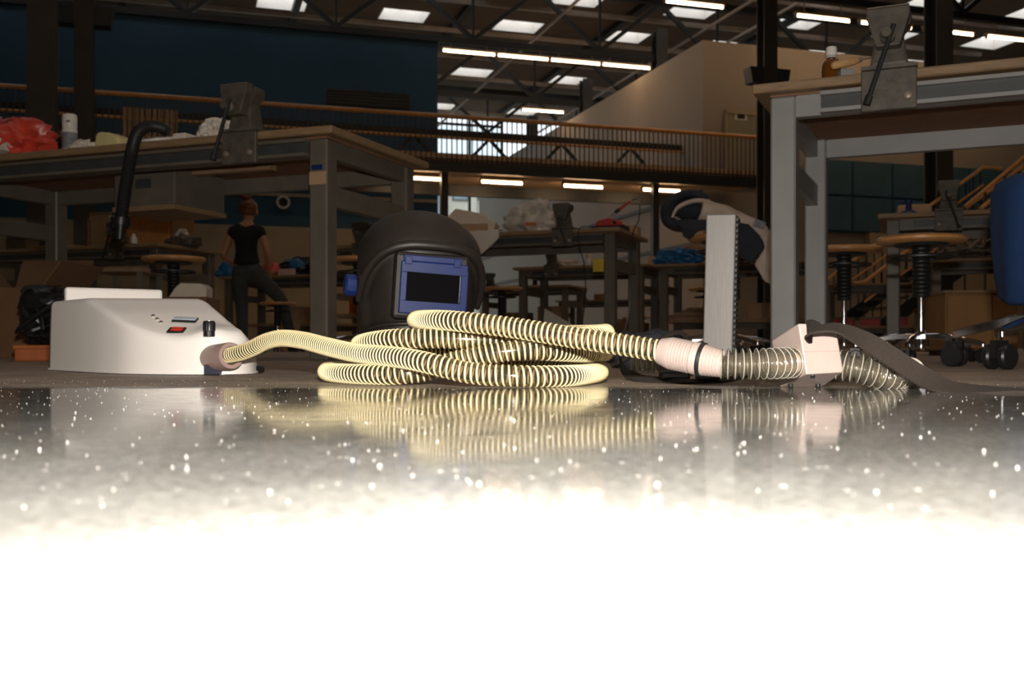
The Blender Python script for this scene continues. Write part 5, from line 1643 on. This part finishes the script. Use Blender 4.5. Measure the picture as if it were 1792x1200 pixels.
# brim that arches over the lens from temple to temple
br = []
for u_ in np.linspace(-1, 1, 41):
    a = -math.pi / 2 + u_ * R(84)
    z = .258 - .115 * abs(u_) ** 2.6
    br.append(hpoint(a, z, .004))
MB().tube(br, [.0095 * (1 - .35 * abs(u_) ** 3) for u_ in np.linspace(-1, 1, 41)], 12).build('brim', HELM, hm, smooth=60)
br2 = []
for u_ in np.linspace(-1, 1, 31):
    a = -math.pi / 2 + u_ * R(70)
    br2.append(hpoint(a, .105 - .02 * abs(u_) ** 2 + .0, .002))
MB().tube(br2, .004, 8).build('chin_ridge', HELM, hm, smooth=60)
ed = [hpoint(a, .004, .003) for a in np.linspace(-math.pi, 0, 41)]
MB().tube(ed, .006, 8).build('lower_rim', HELM, hm, smooth=60)
# faceplate area and blue cassette
fy = -.1345
MB().box(-.075, .072, fy - .004, fy + .03, .112, .242).build('window_surround', HELM, hm, bevel=.008)
cs_ = MB()
X0, X1, Z0, Z1 = -.066, .066, .124, .236
x0, x1, z0, z1 = -.053, .053, .148, .204
cs_.box(X0, X1, fy - .012, fy - .003, Z0, z0).box(X0, X1, fy - .012, fy - .003, z1, Z1 - .012).box(X0, x0, fy - .012, fy - .003, z0, z1).box(x1, X1, fy - .012, fy - .003, z0, z1)
cs_.box(X0 + .004, X1 - .012, fy - .012, fy - .003, Z1 - .012, Z1)
bf = cs_.build('lens_frame', BLUEP, hm, bevel=.0015, seg=1)
MB().box(X0 + .006, X0 + .020, fy - .016, fy - .012, Z1 - .018, Z1 - .003).build('frame_clip', BLUEP, bf, bevel=.001, seg=1)
MB().box(X1 - .030, X1 - .016, fy - .016, fy - .012, Z1 - .018, Z1 - .003).build('frame_clip', BLUEP, bf, bevel=.001, seg=1)
MB().box(X0 + .002, X1 - .002, fy - .0145, fy - .012, Z0 + .004, Z0 + .008).build('frame_rib', BLUEP, bf)
MB().box(x0 - .001, x1 + .001, fy - .007, fy - .004, z0 - .001, z1 + .001).build('lens', LENS, hm)
# headband knobs and their stubs
for sx in (-1,):
    kp = Vector((sx * .122, -.010, .172))
    kb3 = MB().lathe([(.014, -.006), (.014, .006), (.022, .008), (.0225, .012), (.0225, .026), (.019, .030), (.0, .031)], 12, align(kp, (sx, 0, 0))).build('headband_knob', BLUEP, hm, smooth=25)
    MB().lathe([(.028, -.004), (.028, .004), (.024, .006)], 24, align(kp, (sx, 0, 0))).build('knob_boss', HELM, hm, smooth=40)

# ------------------------------------------------------------------ grit and dust on the polished floor, pale grains made for flash glints
rng = np.random.default_rng(3)
ND = 1300
yy = np.sqrt(rng.uniform(.27 ** 2, 1.75 ** 2, ND)); xx = yy * rng.uniform(-.56, .56, ND)
keep = np.ones(ND, bool)                     # no grit where a hose or strap lies
hose2 = np.concatenate([pa_[::6, :2] + np.array([oh.x, oh.y]), np.array([[v[0] + .0, v[1]] for v in CORR])])
for i in range(0, len(hose2)): keep &= (xx - hose2[i, 0]) ** 2 + (yy - hose2[i, 1]) ** 2 > .030 ** 2
xx, yy = xx[keep], yy[keep]; ND = len(xx)
rr2 = rng.uniform(.00018, .00048, ND) * (1 + (rng.random(ND) > .94) * .9)
octv = np.array([(1, 0, 0), (-1, 0, 0), (0, 1, 0), (0, -1, 0), (0, 0, 1), (0, 0, -1)], float)
octf = np.array([(0, 2, 4), (2, 1, 4), (1, 3, 4), (3, 0, 4), (2, 0, 5), (1, 2, 5), (3, 1, 5), (0, 3, 5)])
vd = octv[None] * rr2[:, None, None] * rng.uniform(.7, 1.5, (ND, 1, 3)) + np.stack([xx, yy, rr2 * .8], 1)[:, None]
fd_ = octf[None] + (np.arange(ND) * 6)[:, None, None]
me = bpy.data.meshes.new('floor_dust'); me.from_pydata(vd.reshape(-1, 3).tolist(), [], fd_.reshape(-1, 3).tolist())
me.materials.append(mat('pale_dust_grain', (.55, .53, .50), .4, var=0))
du = bpy.data.objects.new('floor_dust', me); COL.objects.link(du)
du['kind'] = 'stuff'; tag(du, 'pale dust and grit giving flash glints on the polished floor', 'dust')
